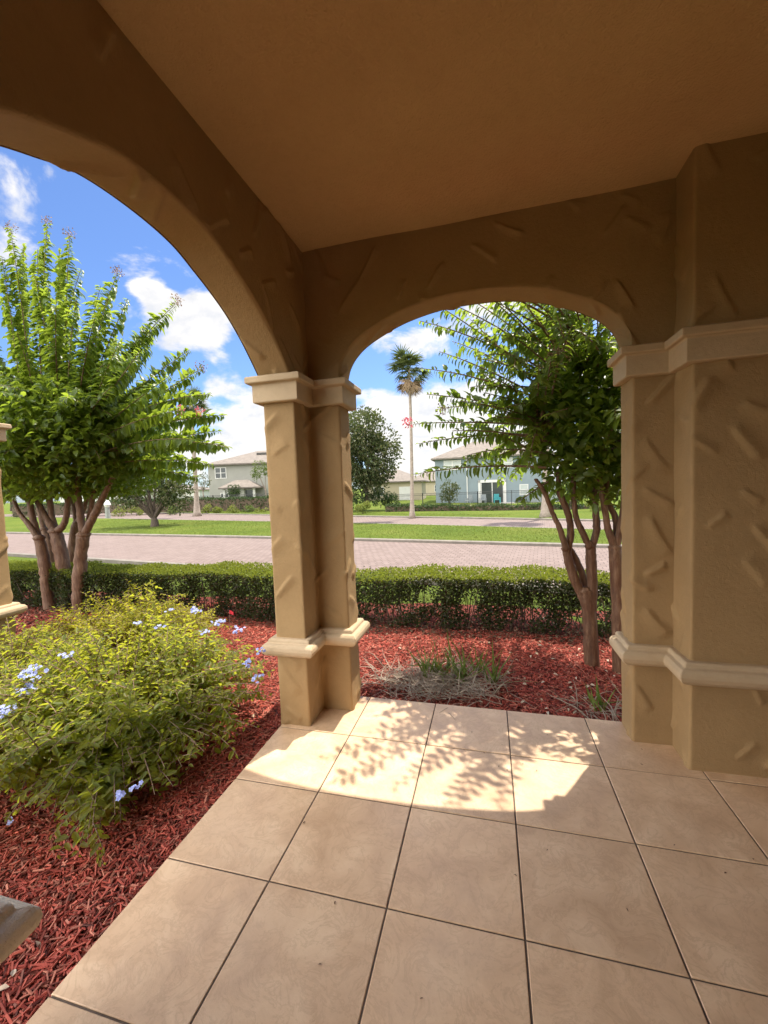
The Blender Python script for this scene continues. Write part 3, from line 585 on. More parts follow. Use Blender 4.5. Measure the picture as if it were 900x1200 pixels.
right_tree = crape('crape_myrtle', 'crape myrtle framed by the front arch, with a dark dense crown and branching brown trunks', PX(697, 788, 2.3), M['crape2'], .088, RTk, rtips, rstart, 78, (rc, 1.1, 1.0, 1.6), 8000, 77, lo=-.52, SP=.021, over=over, fc=PX(708, 505, 2.45), fs=.70)
def puff(parent, name, mat, c, r, n, L, seed):
    rs = np.random.RandomState(seed); v = rdir(n, rs); lv = Leaves(); lv.add(c+v*rs.uniform(.2, 1, (n, 1))*r, unit(v+rs.normal(0, .6, (n, 3))), rdir(n, rs), rs.uniform(.6, 1.2, n)*L, rs.uniform(.5, .9, n)*L)
    return lv.mesh(LEAF6).build(name, mat, parent)
puff(right_tree, 'blossoms', M['pink'], PX(478, 495, 2.3), .045, 45, .024, 1)
puff(right_tree, 'seed_sprays', M['seed'], PX(655, 415, 1.95), .085, 130, .02, 2)
puff(right_tree, 'seed_sprays', M['seed'], PX(519, 480, 2.3), .06, 60, .016, 3)
puff(left_tree, 'blossoms', M['pink'], PX(210, 481, 2.7), .05, 30, .028, 4)
puff(left_tree, 'blossoms', M['pink'], PX(233, 482, 2.8), .055, 34, .028, 5)
for k, (x, y, Y) in enumerate([(207, 352, 3.0), (56, 260, 3.0), (82, 274, 3.1), (138, 318, 3.0), (12, 266, 2.9), (236, 430, 3.0)]):
    puff(left_tree, 'seed_sprays', M['seed'], PX(x, y, Y), .075, 70, .02, 10+k)

# ---------------------------------------------------------------- hedge
HX0, HX1, HY0, HY1, HZ0, HZ1 = -8.5, 3.2, 2.95, 3.62, -.11, .46
rs = np.random.RandomState(9); hedge = empty('clipped_hedge', (-2, 3.3, -.1)); tag(hedge, 'long low clipped hedge with sunlit top along the mulch bed', 'hedge')
def hedge_pts(n, kind):
    x = rs.uniform(HX0, HX1, n); bump_ = .03*np.sin(x*1.9)+.022*np.sin(x*4.7+1)+.015*np.sin(x*11)
    if kind == 'front': y = HY0+bump_+np.abs(rs.normal(0, .075, n)); z = HZ0+.03+(HZ1-HZ0-.03)*rs.uniform(0, 1, n)**.8
    elif kind == 'top': y = rs.uniform(HY0+.01, HY1, n)+bump_; z = HZ1+bump_*.5-np.abs(rs.normal(0, .035, n))+.012
    else: y = rs.uniform(HY0, HY1, n); z = rs.uniform(HZ0+.04, HZ1, n)
    return np.stack([x, y, z], 1)
def hl(P, low, mat, name, L0, L1, up):
    h = (P[:, 2]-HZ0)/(HZ1-HZ0); nz = vnoise(P*NP(1, 1.2, 1), 6.5, 3); nz2 = vnoise(P, 17, 4); k = (nz*.65+nz2*.35) > (low-.3*h); P = P[k]; n = len(P)
    L = rs.uniform(L0, L1, n); out = unit(np.stack([rs.normal(0, .7, n), -np.abs(rs.normal(.5, .5, n)), rs.normal(.15, .5, n)], 1)+NP(0, 0, up)); lv = Leaves(); lv.add(P, out, unit(rs.normal(0, .6, (n, 3))+NP(0, -.3, .8)), L, L*.55); return lv.mesh().build(name, mat, hedge)
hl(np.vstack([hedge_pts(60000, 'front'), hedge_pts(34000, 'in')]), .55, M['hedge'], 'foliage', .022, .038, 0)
hl(hedge_pts(36000, 'top'), .0, M['hedgetop'], 'sunlit_top', .02, .036, .5)  # top leaves carry the painted sunlit colour
tw = MB()
for k in range(420):
    x = rs.uniform(HX0, HX1); y = rs.uniform(HY0+.08, HY1-.1); a = NP(x, y, HZ0-.02); b = a+NP(rs.normal(0, .13), rs.normal(0, .1), rs.uniform(.3, .52)); tw.tube(bez(a, (a+b)/2+rs.normal(0, .03, 3), b, 6), np.linspace(.007, .003, 6), 5, False)
tw.build('stems', M['hstem'], hedge, True)
lv = Leaves(); n = 5200; x = rs.uniform(-6, 3, n); y = 3.05+rs.normal(0, .17, n); a = rs.uniform(0, 6.28, n); k = y > 2.6
lv.add(np.stack([x, y, bedz(x, y)+rs.uniform(.015, .035, n)], 1)[k], np.stack([np.cos(a), np.sin(a), rs.normal(0, .25, n)], 1)[k], (NP(0, 0, 1)+rs.normal(0, .4, (n, 3)))[k], rs.uniform(.025, .045, n)[k], rs.uniform(.012, .022, n)[k])
tag(lv.mesh().build('leaf_litter', M['litter']), 'brown fallen leaf litter under the clipped hedge', kind='stuff')

# ---------------------------------------------------------------- flowering shrubs at the left
def shrub(name, label, c, rx, ry, h, nst, leaf, mat, seed, sp=.022, fill=0, keep=None, extra=()):
    rs = np.random.RandomState(seed); root = empty(name, c); tag(root, label, 'shrub'); tw = MB(); lv = Leaves()
    for k in range(nst+len(extra)):
        a = rs.uniform(0, 6.283); q = math.sqrt(rs.uniform(0, 1)); el = rs.uniform(0, 1)
        base = NP(c[0]+.3*rx*q*math.cos(a)+rs.normal(0, .05), c[1]+.3*ry*q*math.sin(a)+rs.normal(0, .05), c[2])
        rr = q**.6; lump = .5+.5*math.sin(a*3+seed)*math.sin(q*7+a*2+seed*.7); zt = h*(1-rr**2.3*.75)*rs.uniform(.8, 1.1)*(.74+.4*lump)*(1.22 if rs.rand() < .06 else 1)+.03; rr *= .86+.2*lump
        tip = NP(c[0]+rx*rr*math.cos(a)*rs.uniform(.85, 1.1), c[1]+ry*rr*math.sin(a)*rs.uniform(.85, 1.1), c[2]+zt)
        
        if k >= nst: tip = extra[k-nst]; base = NP(c[0]*.5+tip[0]*.5, c[1]*.5+tip[1]*.5, c[2]+.1)
        ctrl = base*.45+tip*.55+NP(0, 0, .32*h); C = bez(base, ctrl, tip, 12); tw.tube(C, np.linspace(.005, .0015, 12), 4, False)
        shoot(lv, C, leaf, sp, .3, .46, .15, .8, rs)
        for j in range(3):
            t = rs.randint(4, 11); e = C[t]+unit(C[t]-C[t-1]+rs.normal(0, .05, 3))*rs.uniform(.07, .18); D = bez(C[t], (C[t]+e)/2+NP(0, 0, .02), e, 5); tw.tube(D, np.linspace(.003, .001, 5), 3, False); shoot(lv, D, leaf*.9, sp*.9, .1, .46, .1, .8, rs)
    tw.build('stems', M['twig'], root, True); lv.mesh().build('foliage', mat, root, True); return root
pl = shrub('plumbago_shrub', 'loose plumbago shrub with pale blue flowers beside the tiled porch edge', NP(-1.55, .78, -.07), 1.0, 1.0, .585, 430, .05, M['plumb'], 61, .022, extra=[on_z(x+random.uniform(-22, 22), y+random.uniform(-16, 12), random.uniform(-.03, .08)) for x, y in [(130, 955), (100, 975), (60, 930), (160, 925), (195, 905), (30, 930), (110, 940), (85, 960), (145, 945)] for _ in range(6)])
gs = shrub('golden_shrub', 'yellow-green low shrub between the plumbago and the crape myrtle trunks', NP(-2.65, 1.95, -.08), 1.0, .6, .56, 300, .04, M['gold'], 62, .021)
pl2 = shrub('plumbago_shrub', 'smaller blue-flowered shrub behind the big plumbago, at the left edge', NP(-2.75, .95, -.07), .7, .6, .56, 220, .042, M['plumb'], 63, .022)
def blossoms(parent, c, r, n, seed):
    rs = np.random.RandomState(seed); lv = Leaves()
    for k in range(n):
        p = c+rdir(1, rs)[0]*r*rs.uniform(.3, 1)*NP(1, 1, .6); nn = unit(NP(.1, -.4, .8)+rs.normal(0, .35, 3)); a = unit(np.cross(nn, NP(1, .2, 0))); b = np.cross(nn, a)
        for j in range(5): t = 6.283*j/5; lv.add(p, a*math.cos(t)+b*math.sin(t)+nn*.1, nn, .011, .009)
    lv.mesh().build('blossoms', M['petal'], parent)
for k, (x, y, D, n, par) in enumerate([(38, 788, 2.28, 44, pl2), (32, 806, 2.25, 30, pl2), (8, 832, 2.1, 26, pl2), (78, 768, 2.4, 14, pl2), (143, 932, 1.66, 9, pl), (165, 918, 1.70, 3, pl), (228, 715, 2.95, 16, pl), (256, 729, 2.75, 16, pl), (280, 738, 2.6, 10, pl), (188, 735, 2.9, 8, pl), (163, 730, 3.1, 8, gs), (200, 716, 3.1, 6, gs), (292, 775, 2.35, 10, pl), (300, 795, 2.3, 10, pl), (307, 763, 2.4, 8, pl), (238, 740, 2.75, 7, pl), (12, 850, 2.5, 10, pl2), (16, 960, 1.9, 3, pl)]):
    blossoms(par, on_d(x, y, D), .035+.0008*n, n, 100+k)

# ---------------------------------------------------------------- grass clumps in the front bed
def clump(name, label, c, n_dead, n_green, spread, hgt, seed, greens=None, deadL=(.15, .36)):
    rs = np.random.RandomState(seed); root = empty(name, c); tag(root, label, 'grass clump', None)
    def blades(n, mat, nm, L0, L1, w, lift, drp, cents):
        mb = MB()
        for k in range(n):
            cc = cents[rs.randint(len(cents))] if cents else c+NP(rs.normal(0, spread*.55), rs.normal(0, spread*.28), 0)
            b = cc+NP(rs.normal(0, .02), rs.normal(0, .02), rs.uniform(0, .03)); a = rs.uniform(0, 6.28); L = rs.uniform(L0, L1); e = lift*rs.uniform(.3, 1.3)
            d = NP(math.cos(a)*math.cos(e), math.sin(a)*math.cos(e), math.sin(e)); m = 6; P = [b]; 
            for j in range(m): P.append(P[-1]+d*L/m); d = unit(d+NP(0, 0, -drp)+rs.normal(0, .10, 3))
            P = np.array(P); P[:, 2] = np.maximum(P[:, 2], -.055+rs.uniform(0, .02)); s = unit(np.cross(P[1]-P[0], NP(0, 0, 1)+rs.normal(0, .2, 3))); wv = w*np.array([.7, 1, 1, .9, .7, .4, .08])*rs.uniform(.6, 1.3)
            G = np.stack([P-s*wv[:, None], P+NP(0, 0, .0015), P+s*wv[:, None]], 1); mb.grid(G)
        mb.build(nm, mat, root, True)
    blades(n_dead, M['deadgrass'], 'dead_blades', deadL[0], deadL[1], .0033, .52, .12, None)
    blades(n_green, M['blade'], 'green_blades', .12, hgt, .0065, 1.15, .05, greens)
    return root
g0 = NP(.42, 1.72, -.07)
clump('grass_clump', 'half dead grass clump with grey straw and a few green blades', g0, 540, 120, .42, .36, 21, [on_z(515, 790, -.05), on_z(518, 792, -.05), on_z(540, 802, -.05), on_z(562, 790, -.05), on_z(545, 798, -.05), on_z(500, 795, -.05), on_z(578, 802, -.05), on_z(530, 785, -.05)])
g1 = on_z(712, 838, -.05)
clump('grass_clump', 'small thin grass tuft with bent dry blades at the foot of the pilaster', g1, 46, 14, .22, .24, 22, [on_z(706, 832, -.05), on_z(704, 835, -.05)], (.15, .34))
# small utility flag
fp = on_z(270, 741, -.08); fl = empty('marker_flag', fp); tag(fl, 'tiny red marker flag on a wire stake in front of the hedge', 'flag')
mb = MB(); mb.tube([fp, fp+NP(0, 0, .25)], .0016, 6); mb.build('stake', M['greypost'], fl)
t = np.linspace(0, 1, 6); G = np.array([[fp+NP(.002+.055*a, .006*math.sin(a*5), .25-.018*a-.045*(1-a*.25)*b) for b in (0, .5, 1)] for a in t]); mb = MB(); mb.grid(G); mb.grid(G[:, ::-1]+NP(0, .0015, 0)); mb.build('pennant', M['flagred'], fl, True)

# ---------------------------------------------------------------- neighbouring column at the far left
nb = empty('stucco_column', (-3.3, 1.25, -.09)); tag(nb, 'sunlit tan stucco column at the left edge with cream capital and base moulding', 'column')
KP = [(-3.75, .93), (-3.30, .93), (-3.30, 1.35), (-3.75, 1.35)]
mb = MB(); extrude(mb, KP, True, -.1, 2.1, 71, 12, .014); mb.build('shaft', M['stucco'], nb, True)
bevel_mod(sweep(KP, True, BAND).build('base_moulding', M['trim'], nb), .004); bevel_mod(sweep(KP, True, CAPITAL).build('capital', M['trim'], nb), .003)
KU = [(-3.75, .95), (-3.345, .95), (-3.345, 1.33), (-3.75, 1.33)]
mb = MB(); extrude(mb, KU, True, 2.13, 3.5, 72, 9, .016); mb.build('upper_shaft', M['stucco'], nb, True)
bevel_mod(sweep(KU, True, [(-.02, 3.08), (.03, 3.08), (.04, 3.09), (.04, 3.26), (.03, 3.27), (-.02, 3.27)]).build('upper_block', M['brickblock'], nb), .003)

# ---------------------------------------------------------------- lawn blades
lv = Leaves(); rs = np.random.RandomState(31)
def blades_between(a, b, z, n, L0, L1, t0=0, t1=1, i0=0, i1=60):
    i = rs.uniform(i0, i1-1.001, n); k = i.astype(int); f = (i-k)[:, None]; A = a[k]*(1-f)+a[k+1]*f; B = b[k]*(1-f)+b[k+1]*f; t = rs.uniform(t0, t1, (n, 1)); P = A*(1-t)+B*t; P[:, 2] = z
    d = unit(np.stack([rs.normal(0, .45, n), rs.normal(0, .45, n), np.ones(n)], 1)); lv.add(P, d, rdir(n, rs), rs.uniform(L0, L1, n), rs.uniform(.012, .025, n))
vis = [i for i in range(60) if -30 < eA[i, 0] < 9]
blades_between(off(eA, .22), off(eB, -.2), RZ+.083, 26000, .03, .075, 0, 1, vis[0], vis[-1]+1)
blades_between(off(eC, .22), off(eC, 2.6), RZ+.083, 9000, .04, .09, 0, 1, vis[0], vis[-1]+1)
n = 3000; x = rs.uniform(-6, 3, n); y = rs.uniform(3.8, 5.6, n); P = np.stack([x, y, gz(x, y)], 1); lv.add(P, unit(np.stack([rs.normal(0, .45, n), rs.normal(0, .45, n), np.ones(n)], 1)), rdir(n, rs), rs.uniform(.05, .1, n), .012)
mb = MB(); V, F = leaves(np.concatenate(lv.p), np.concatenate(lv.d), np.concatenate(lv.n), np.concatenate(lv.L), np.concatenate(lv.W), (np.array([(0, .5, 0), (0, -.5, 0), (1, 0, .15)]), [(0, 1, 2)])); mb.add(V, F)
tag(mb.build('grass', M['grassb']), 'short grass blades of the median and verge', kind='stuff')

# ---------------------------------------------------------------- distant trees, palms, shrubs, hedges
def far_tree(name, label, base, H, trunk_h, crown_c, rx, ry, rz, n, leaf, seed, mat='farleaf', bark='darkbark', tr=.14, group=None, cat='tree', blobs=26, gap=.3, lean=0, forks=5):
    rs = np.random.RandomState(seed); base = np.asarray(base, float); root = empty(name, base); tag(root, label, cat, group); c = base+NP(*crown_c)
    cs = rdir(blobs, rs)*(rs.uniform(.25, 1, (blobs, 1))**.5)*NP(rx, ry, rz)*.78; lv = Leaves(); k = rs.randint(0, blobs, n); v = rdir(n, rs); br = rs.uniform(.22, .42, blobs)*(rx+rz)/2
    P = c+cs[k]+v*(br[k][:, None])*(rs.uniform(.3, 1, (n, 1))**.5); keep = vnoise(P, 2.2/max(.3, rx*.4), seed) > gap; P = P[keep]; v = v[keep]; n = len(P)
    lv.add(P, unit(v+rs.normal(0, .5, (n, 3))), unit(rs.normal(0, .6, (n, 3))+NP(0, 0, .8)), rs.uniform(.7, 1.25, n)*leaf, rs.uniform(.4, .65, n)*leaf)
    tb = MB(); top = base+NP(lean, 0, trunk_h); C = spline([base-NP(0, 0, .1), (base+top)/2+NP(.03, .02, 0), top], 8); tb.tube(C, np.linspace(tr*1.35, tr*.85, 8), 8)
    for j in range(forks):
        e = c+cs[j % blobs]*.8; tb.tube(bez(top-NP(0, 0, trunk_h*.15*rs.rand()), (top+e)/2+NP(0, 0, -.05*rz), e, 7), np.linspace(tr*.55, tr*.1, 7), 6, False)
    tb.build('trunk', M[bark], root, True); lv.mesh().build('crown', M[mat], root); return root
def palm(label, base, H, seed, r=.17, crown=1.5, nf=60):
    rs = np.random.RandomState(seed); base = np.asarray(base, float); root = empty('palm_tree', base); tag(root, label, 'palm', 'tall palms along the far verge')
    n = 26; t = np.linspace(0, 1, n); C = base+np.stack([.12*np.sin(t*2.1), 0*t, t*H-.1*(1-t)], 1); rr = r*(.72-.22*t+.75*np.exp(-t*16)); rr *= 1+.03*np.cos(np.arange(n)*math.pi); tb = MB(); tb.tube(C, rr, 10); tb.build('trunk', M['palmbark'], root, True)
    top = C[-1]; cr = MB(); dead = MB()
    for k in range(nf):
        a = rs.uniform(0, 6.28); isdead = k < nf*.24; el = rs.uniform(-1.45, -.75) if isdead else rs.uniform(-.6, 1.1); d = NP(math.cos(a)*math.cos(el), math.sin(a)*math.cos(el), math.sin(el)); L = crown*rs.uniform(.3, .6); fan = crown*rs.uniform(.42, .6)
        st = top+NP(0, 0, (rs.uniform(-.45, -.1) if isdead else rs.uniform(-.25, .15))); hub = st+d*L; (dead if isdead else cr).tube([st, (st+hub)/2+NP(0, 0, .05), hub], [.018, .014, .01], 4, False)
        s = unit(np.cross(d, NP(0, 0, 1)+.2*rs.normal(size=3))); u = np.cross(s, d); ps = []; ds = []; ns = []
        for j in range(15):
            th = (j-7)/7*1.25; q = unit(d*math.cos(th)+s*math.sin(th)+u*rs.normal(.03, .08)+NP(0, 0, -.22)); ps.append(hub); ds.append(q); ns.append(u)
        V, F = leaves(np.array(ps), np.array(ds), np.array(ns), fan*rs.uniform(.8, 1.05, 15), fan*.10, STRIP); (dead if isdead else cr).add(V, F)
    cr.build('crown', M['palmleaf'], root); dead.build('dead_fronds', M['deadpalm'], root); return root
GV = -.47
palm('slender palm with a ragged crown standing alone in the front arch opening', on_z(483, 606, GV), 9.0, 1, .155, 1.5)
palm('palm whose trunk rises behind the left crape myrtle crown', on_z(231, 604, GV), 10.0, 2, .29, 1.7)
palm('palm with a broad grey trunk base behind the right crape myrtle', on_z(639, 606, GV), 9.2, 3, .24, 1.5)
far_tree('median_tree', 'small broad dark tree with a forked trunk on the grass median', on_z(181, 617, RZ+.08), 4, .55, (.1, 0, 2.35), 3.1, 2.6, 1.35, 6500, .19, 11, tr=.2, gap=.36, forks=12)
b = on_d(430, 592, 36); far_tree('magnolia_tree', 'large rounded dark evergreen just right of the corner column', b, 9, 1.0, (-.1, .5, 4.9), 3.0, 2.9, 5.1, 13000, .27, 12, tr=.2, gap=.22, blobs=60)
for k, (x, w_) in enumerate([(412, 1.5), (446, 1.6), (458, 1.2)]): far_tree('low_shrub', 'low dark shrub growing at the foot of the magnolia tree', on_d(x, 594, 36), 1.4, .1, (0, 0, .6), w_, 1.0, .75, 800, .15, 400+k, 'farhedge', cat='shrub', tr=.03, gap=.05, blobs=10, group='shrubs at the foot of the magnolia')
b = on_d(239, 594, 44); far_tree('young_tree', 'thin young tree beside the left palm trunk in front of the grey house', b, 3.6, 1.6, (0, 0, 2.8), 1.0, 1.0, .95, 500, .16, 13, bark='greybark', tr=.06, gap=.4, blobs=12)
b = on_d(312, 592, 44); far_tree('young_tree', 'young light green tree against the right end of the grey house', b, 4.5, 1.8, (-.4, 0, 3.6), 1.35, 1.2, 1.5, 1000, .17, 14, 'farleaf2', 'greybark', .06, gap=.35, blobs=16)
b = on_d(275, 586, 49); far_tree('dark_shrub', 'dark upright shrub in front of the grey house porch', b, 2.3, .2, (0, 0, 1.15), .8, .8, 1.15, 900, .15, 15, 'farhedge', cat='shrub', tr=.06, gap=.15, blobs=14)
b = on_d(527, 593, 40); far_tree('round_shrub', 'rounded speckled shrub in front of the blue-grey house corner', b, 2.9, .2, (0, 0, 1.45), 1.05, 1.0, 1.5, 1500, .16, 16, 'farleaf', cat='shrub', tr=.07, gap=.2, blobs=18)
b = on_d(668, 596, 30); far_tree('dark_shrub', 'dark green shrub beyond the trunks of the right crape myrtle', b, 2.6, .2, (0, 0, 1.2), 1.3, 1.1, 1.3, 1400, .16, 17, 'farhedge', cat='shrub', tr=.06, gap=.15, blobs=14)
b = on_d(698, 602, 26); far_tree('lime_shrub', 'bright yellow-green shrub glimpsed between the right crape myrtle trunks', b, 1, .1, (0, 0, .5), .8, .7, .55, 900, .12, 18, 'lime', cat='shrub', tr=.03, gap=.1, blobs=10)
b = on_d(425, 601, 30); far_tree('lime_shrub', 'low bright shrub on the verge below the magnolia', b, 1, .1, (0, 0, .4), .8, .6, .45, 800, .11, 19, 'lime', cat='shrub', tr=.03, gap=.1, blobs=10)
for k, (x, y, D, w, h, mt) in enumerate([(242, 598, 40, .9, .8, 'lime'), (256, 599, 40, .8, .7, 'lime'), (274, 600, 39, 1.0, .85, 'lime'), (291, 600, 39, 1.0, .9, 'farleaf2'), (307, 601, 38, .9, .7, 'lime'), (160, 600, 42, 1.1, .8, 'lime'), (142, 601, 42, 1.1, .8, 'lime'), (205, 599, 41, 1.1, .9, 'farleaf2')]):
    b = on_d(x, y+3, D); far_tree('border_shrub', 'low bright border shrub in the row before the far hedge', b, 1, .1, (0, 0, h*.45), w, .7, h*.55, 420, .14, 200+k, mt, cat='shrub', tr=.03, gap=.05, blobs=8, group='low border shrubs along the far hedge')
def far_hedge(label, pts, h, w, n, leaf, seed, top=0):
    rs = np.random.RandomState(seed); P = np.array(pts, float); root = empty('far_hedge', P[0]); tag(root, label, 'hedge'); t = rs.uniform(0, len(P)-1.001, n); i = t.astype(int); f = (t-i)[:, None]; Q = P[i]*(1-f)+P[i+1]*f
    d = unit(P[-1]-P[0]); s = NP(d[1], -d[0], 0); a = rs.uniform(-1, 1, n); z = rs.uniform(0, 1, n); m = rs.rand(n) < .5; z[m] = 1-np.abs(rs.normal(0, .07, m.sum())); a[~m] = np.sign(a[~m])*(1-np.abs(rs.normal(0, .2, (~m).sum())))
    Q = Q+s*(a*w/2)[:, None]; Q[:, 2] += z*h+.05*np.sin(Q[:, 0]*1.7)*z+.04*np.sin(Q[:, 0]*4.1)*z; lv = Leaves(); lv.add(Q, rdir(n, rs), unit(rs.normal(0, .7, (n, 3))+NP(0, 0, .5)), rs.uniform(.7, 1.3, n)*leaf, leaf*.6); lv.mesh().build('foliage', M['farhedge'], root)
    core = MB(); A = P+s*w*.36; B = P-s*w*.36; G = np.stack([A, A+NP(0, 0, h*.9), B+NP(0, 0, h*.9), B], 1); core.grid(G); core.build('stems', M['hstem'], root)
far_hedge('long dark hedge before the blue-grey house lawn', [on_d(453, 603, 34), on_d(540, 603, 33), on_d(645, 603, 31), on_d(760, 606, 30)], .78, 1.2, 9000, .13, 5)
far_hedge('tall dark hedge before the grey house', [on_d(20, 606, 46), on_d(130, 601, 45), on_d(225, 599, 44), on_d(325, 597.5, 42)], 1.35, 1.3, 9000, .16, 6)
for k, (x, y, D, H, R0, m) in enumerate([(60, 596, 62, 7, 3.2, 'farleaf2'), (110, 594, 70, 8, 3.6, 'farleaf'), (160, 592, 75, 6, 3, 'farleaf2'), (14, 598, 55, 6, 2.8, 'farleaf'), (690, 580, 60, 9, 3.8, 'farleaf'), (725, 580, 55, 8, 3.5, 'farleaf2'), (800, 576, 60, 9, 4, 'farleaf')]):
    b = on_d(x, y, D); far_tree('background_tree', 'leafy tree far behind the hedges and house lots', b, H, 1.5, (0, 0, H*.58), R0, R0*.9, H*.42, 2200, .34, 300+k, m, tr=.16, blobs=26, gap=.2, group='trees far beyond the road')

# ---------------------------------------------------------------- houses
def frame(base, rot): return Matrix.Translation(Vector(base)) @ Matrix.Rotation(rot, 4, 'Z')
def hip(mb, Mx, x0, x1, y0, y1, z, rise, ov=.45, gable=False):
    x0 -= ov; x1 += ov; y0 -= ov; y1 += ov; w = (y1-y0)/2; k = w if (x1-x0) > 2*w else (x1-x0)/2
    r0 = (x0+k, (y0+y1)/2, z+rise); r1 = (x1-k, (y0+y1)/2, z+rise)
    V = [(x0, y0, z), (x1, y0, z), (x1, y1, z), (x0, y1, z), r0, r1, (x0, y0, z-.18), (x1, y0, z-.18), (x1, y1, z-.18), (x0, y1, z-.18)]
    mb.add([tuple(Mx @ Vector(p)) for p in V], [(0, 1, 5, 4), (1, 2, 5), (2, 3, 4, 5), (3, 0, 4), (6, 7, 1, 0), (7, 8, 2, 1), (8, 9, 3, 2), (9, 6, 0, 3), (9, 8, 7, 6)])
def window(par, Mx, x0, x1, z0, z1, y, panes=1, glass='glass', fw=.09, sash=True):
    m = MB(); m.box((x0-fw, y-.05, z0-fw), (x1+fw, y-.002, z0), Mx); m.box((x0-fw, y-.05, z1), (x1+fw, y-.002, z1+fw), Mx)
    xsn = np.linspace(x0, x1, panes+1)
    m.box((x0-fw, y-.05, z0), (x0, y-.002, z1), Mx); m.box((x1, y-.05, z0), (x1+fw, y-.002, z1), Mx)
    for q in xsn[1:-1]: m.box((q-.05, y-.045, z0), (q+.05, y-.002, z1), Mx)
    f = m.build('window', M['white'], par)
    g = MB(); zm = (z0+z1)/2
    if sash:
        m2 = MB()
        for a, b in zip(xsn[:-1], xsn[1:]): m2.box((a+.05, y-.038, zm-.035), (b-.05, y-.003, zm+.035), Mx)
        m2.build('sash', M['white'], f)
    for a, b in zip(xsn[:-1], xsn[1:]): g.box((a+.001, y-.025, z0+.001), (b-.001, y-.004, z1-.001), Mx)
    g.build('pane', M[glass], f); return f
def wall_box(par, Mx, a, b, mat): m = MB(); m.box(a, b, Mx); return m.build('wall', M[mat], par)
# local frames: x along facade, y away from the viewer, origin at the left front corner on the ground
# grey house
p1 = on_d(246, 586, 52); p1[2] = -.35; h1 = empty('house', p1, R(14.5)); M1 = frame(p1, R(14.5)); tag(h1, 'pale grey two storey house with brown hip roof, left of the column', 'house')
wall_box(h1, M1, (0, 0, -.4), (17, 10, 5.45), 'greywall')
m = MB(); hip(m, M1, 0, 17, 0, 10, 5.5, 2.0); rf = m.build('roof', M['roof'], h1)
m = MB(); m.box((5.4, 2.9, 6.75), (6.9, 3.6, 7.05), M1); m.build('roof_vent', M['roofdark'], rf)
window(h1, M1, .95, 2.25, 3.75, 5.0, 0, 2); window(h1, M1, 1.5, 2.4, .75, 1.75, 0, 1)
wall_box(h1, M1, (2.6, -2.2, -.4), (6.6, -.001, .35), 'greywall')
m = MB(); hip(m, M1, 2.6, 6.6, -2.4, -.02, 2.45, .9, .35); m.build('roof', M['roof'], h1)
m = MB()
for qa, qb in ((2.65, 2.9), (4.7, 5.2), (6.3, 6.55)): m = MB(); m.box((qa, -2.35, -.3), (qb, -2.1, 2.27), M1); m.build('porch_post', M['white'], h1)
window(h1, M1, 5.25, 6.25, .2, 2.1, -1.9, 1, 'glass', .06, False)
window(h1, M1, 9.2, 10.6, 3.75, 5.0, 0, 2)
# blue-grey house
p2 = on_d(511, 588, 50); p2[2] = -.92; h2 = empty('house', p2, R(1)); M2 = frame(p2, R(1)); tag(h2, 'blue-grey two storey house with a dark sliding door, seen through the front arch', 'house')
wall_box(h2, M2, (0, 0, -.3), (13.2, 9, 5.55), 'bluewall'); m = MB(); hip(m, M2, 0, 13.2, 0, 9, 5.6, 2.2); m.build('roof', M['roof'], h2)
window(h2, M2, 1.15, 3.05, 4.2, 5.2, 0, 2, 'palepane'); window(h2, M2, 7.2, 9.0, 4.2, 5.2, 0, 2, 'palepane')
m = MB(); m.box((5.1, -.12, -.2), (5.35, -.003, 2.75), M2); m.box((8.05, -.12, -.2), (8.3, -.003, 2.75), M2); m.box((5.1, -.12, 2.45), (8.3, -.003, 2.75), M2); m.build('patio_surround', M['white'], h2)
m = MB(); m.box((5.36, -.06, -.1), (8.04, -.004, 2.44), M2); sd = m.build('sliding_door', M['glass'], h2)
m = MB()
for q in (5.38, 6.66, 7.94): m.box((q, -.09, -.1), (q+.09, -.061, 2.43), M2)
m.build('door_frame', M['white'], sd)
window(h2, M2, 9.9, 10.7, .9, 2.0, 0, 1, 'palepane')
m = MB(); m.box((3.75, -.08, 0), (3.85, -.003, 5.4), M2); m.build('downspout', M['white'], h2)
m = MB(); m.box((3.2, -3.0, -.15), (9.2, -.01, .03), M2); tag(m.build('patio_slab', M['concrete']), 'pale concrete patio slab at the blue-grey house', kind='structure')
# beige houses
p3 = on_d(430, 586, 62); p3[2] = -.8; h3 = empty('house', p3, R(5)); M3 = frame(p3, R(5)); tag(h3, 'beige single storey house with brown roof behind the palm trunk', 'house')
wall_box(h3, M3, (0, 0, -.3), (8.4, 10, 3.0), 'beigewall'); m = MB(); hip(m, M3, 0, 8.4, 0, 12, 3.05, 2.0, .5); m.build('roof', M['roof'], h3)
m = MB(); m.box((5.0, -.03, -.2), (6.9, -.002, 2.2), M3); m.build('door', M['white'], h3)
window(h3, M3, 1.2, 2.6, 1, 2.2, 0, 2)
p4 = on_d(478, 582, 84); p4[2] = -.8; h4 = empty('house', p4, R(5)); M4 = frame(p4, R(5)); tag(h4, 'farther beige house showing its brown roof between the palm and blue-grey house', 'house')
wall_box(h4, M4, (0, 0, -.3), (9.5, 10, 3.1), 'beigewall'); m = MB(); hip(m, M4, 0, 9.5, 0, 10, 3.15, 2.5, .5); m.build('roof', M['roof'], h4); window(h4, M4, 5.6, 6.8, 1, 2.2, 0, 1)
p5 = on_d(168, 590, 78); p5[2] = -.3; h5 = empty('house', p5, R(14)); M5 = frame(p5, R(14)); tag(h5, 'low white house wall glimpsed left of the grey house behind the median tree', 'house')
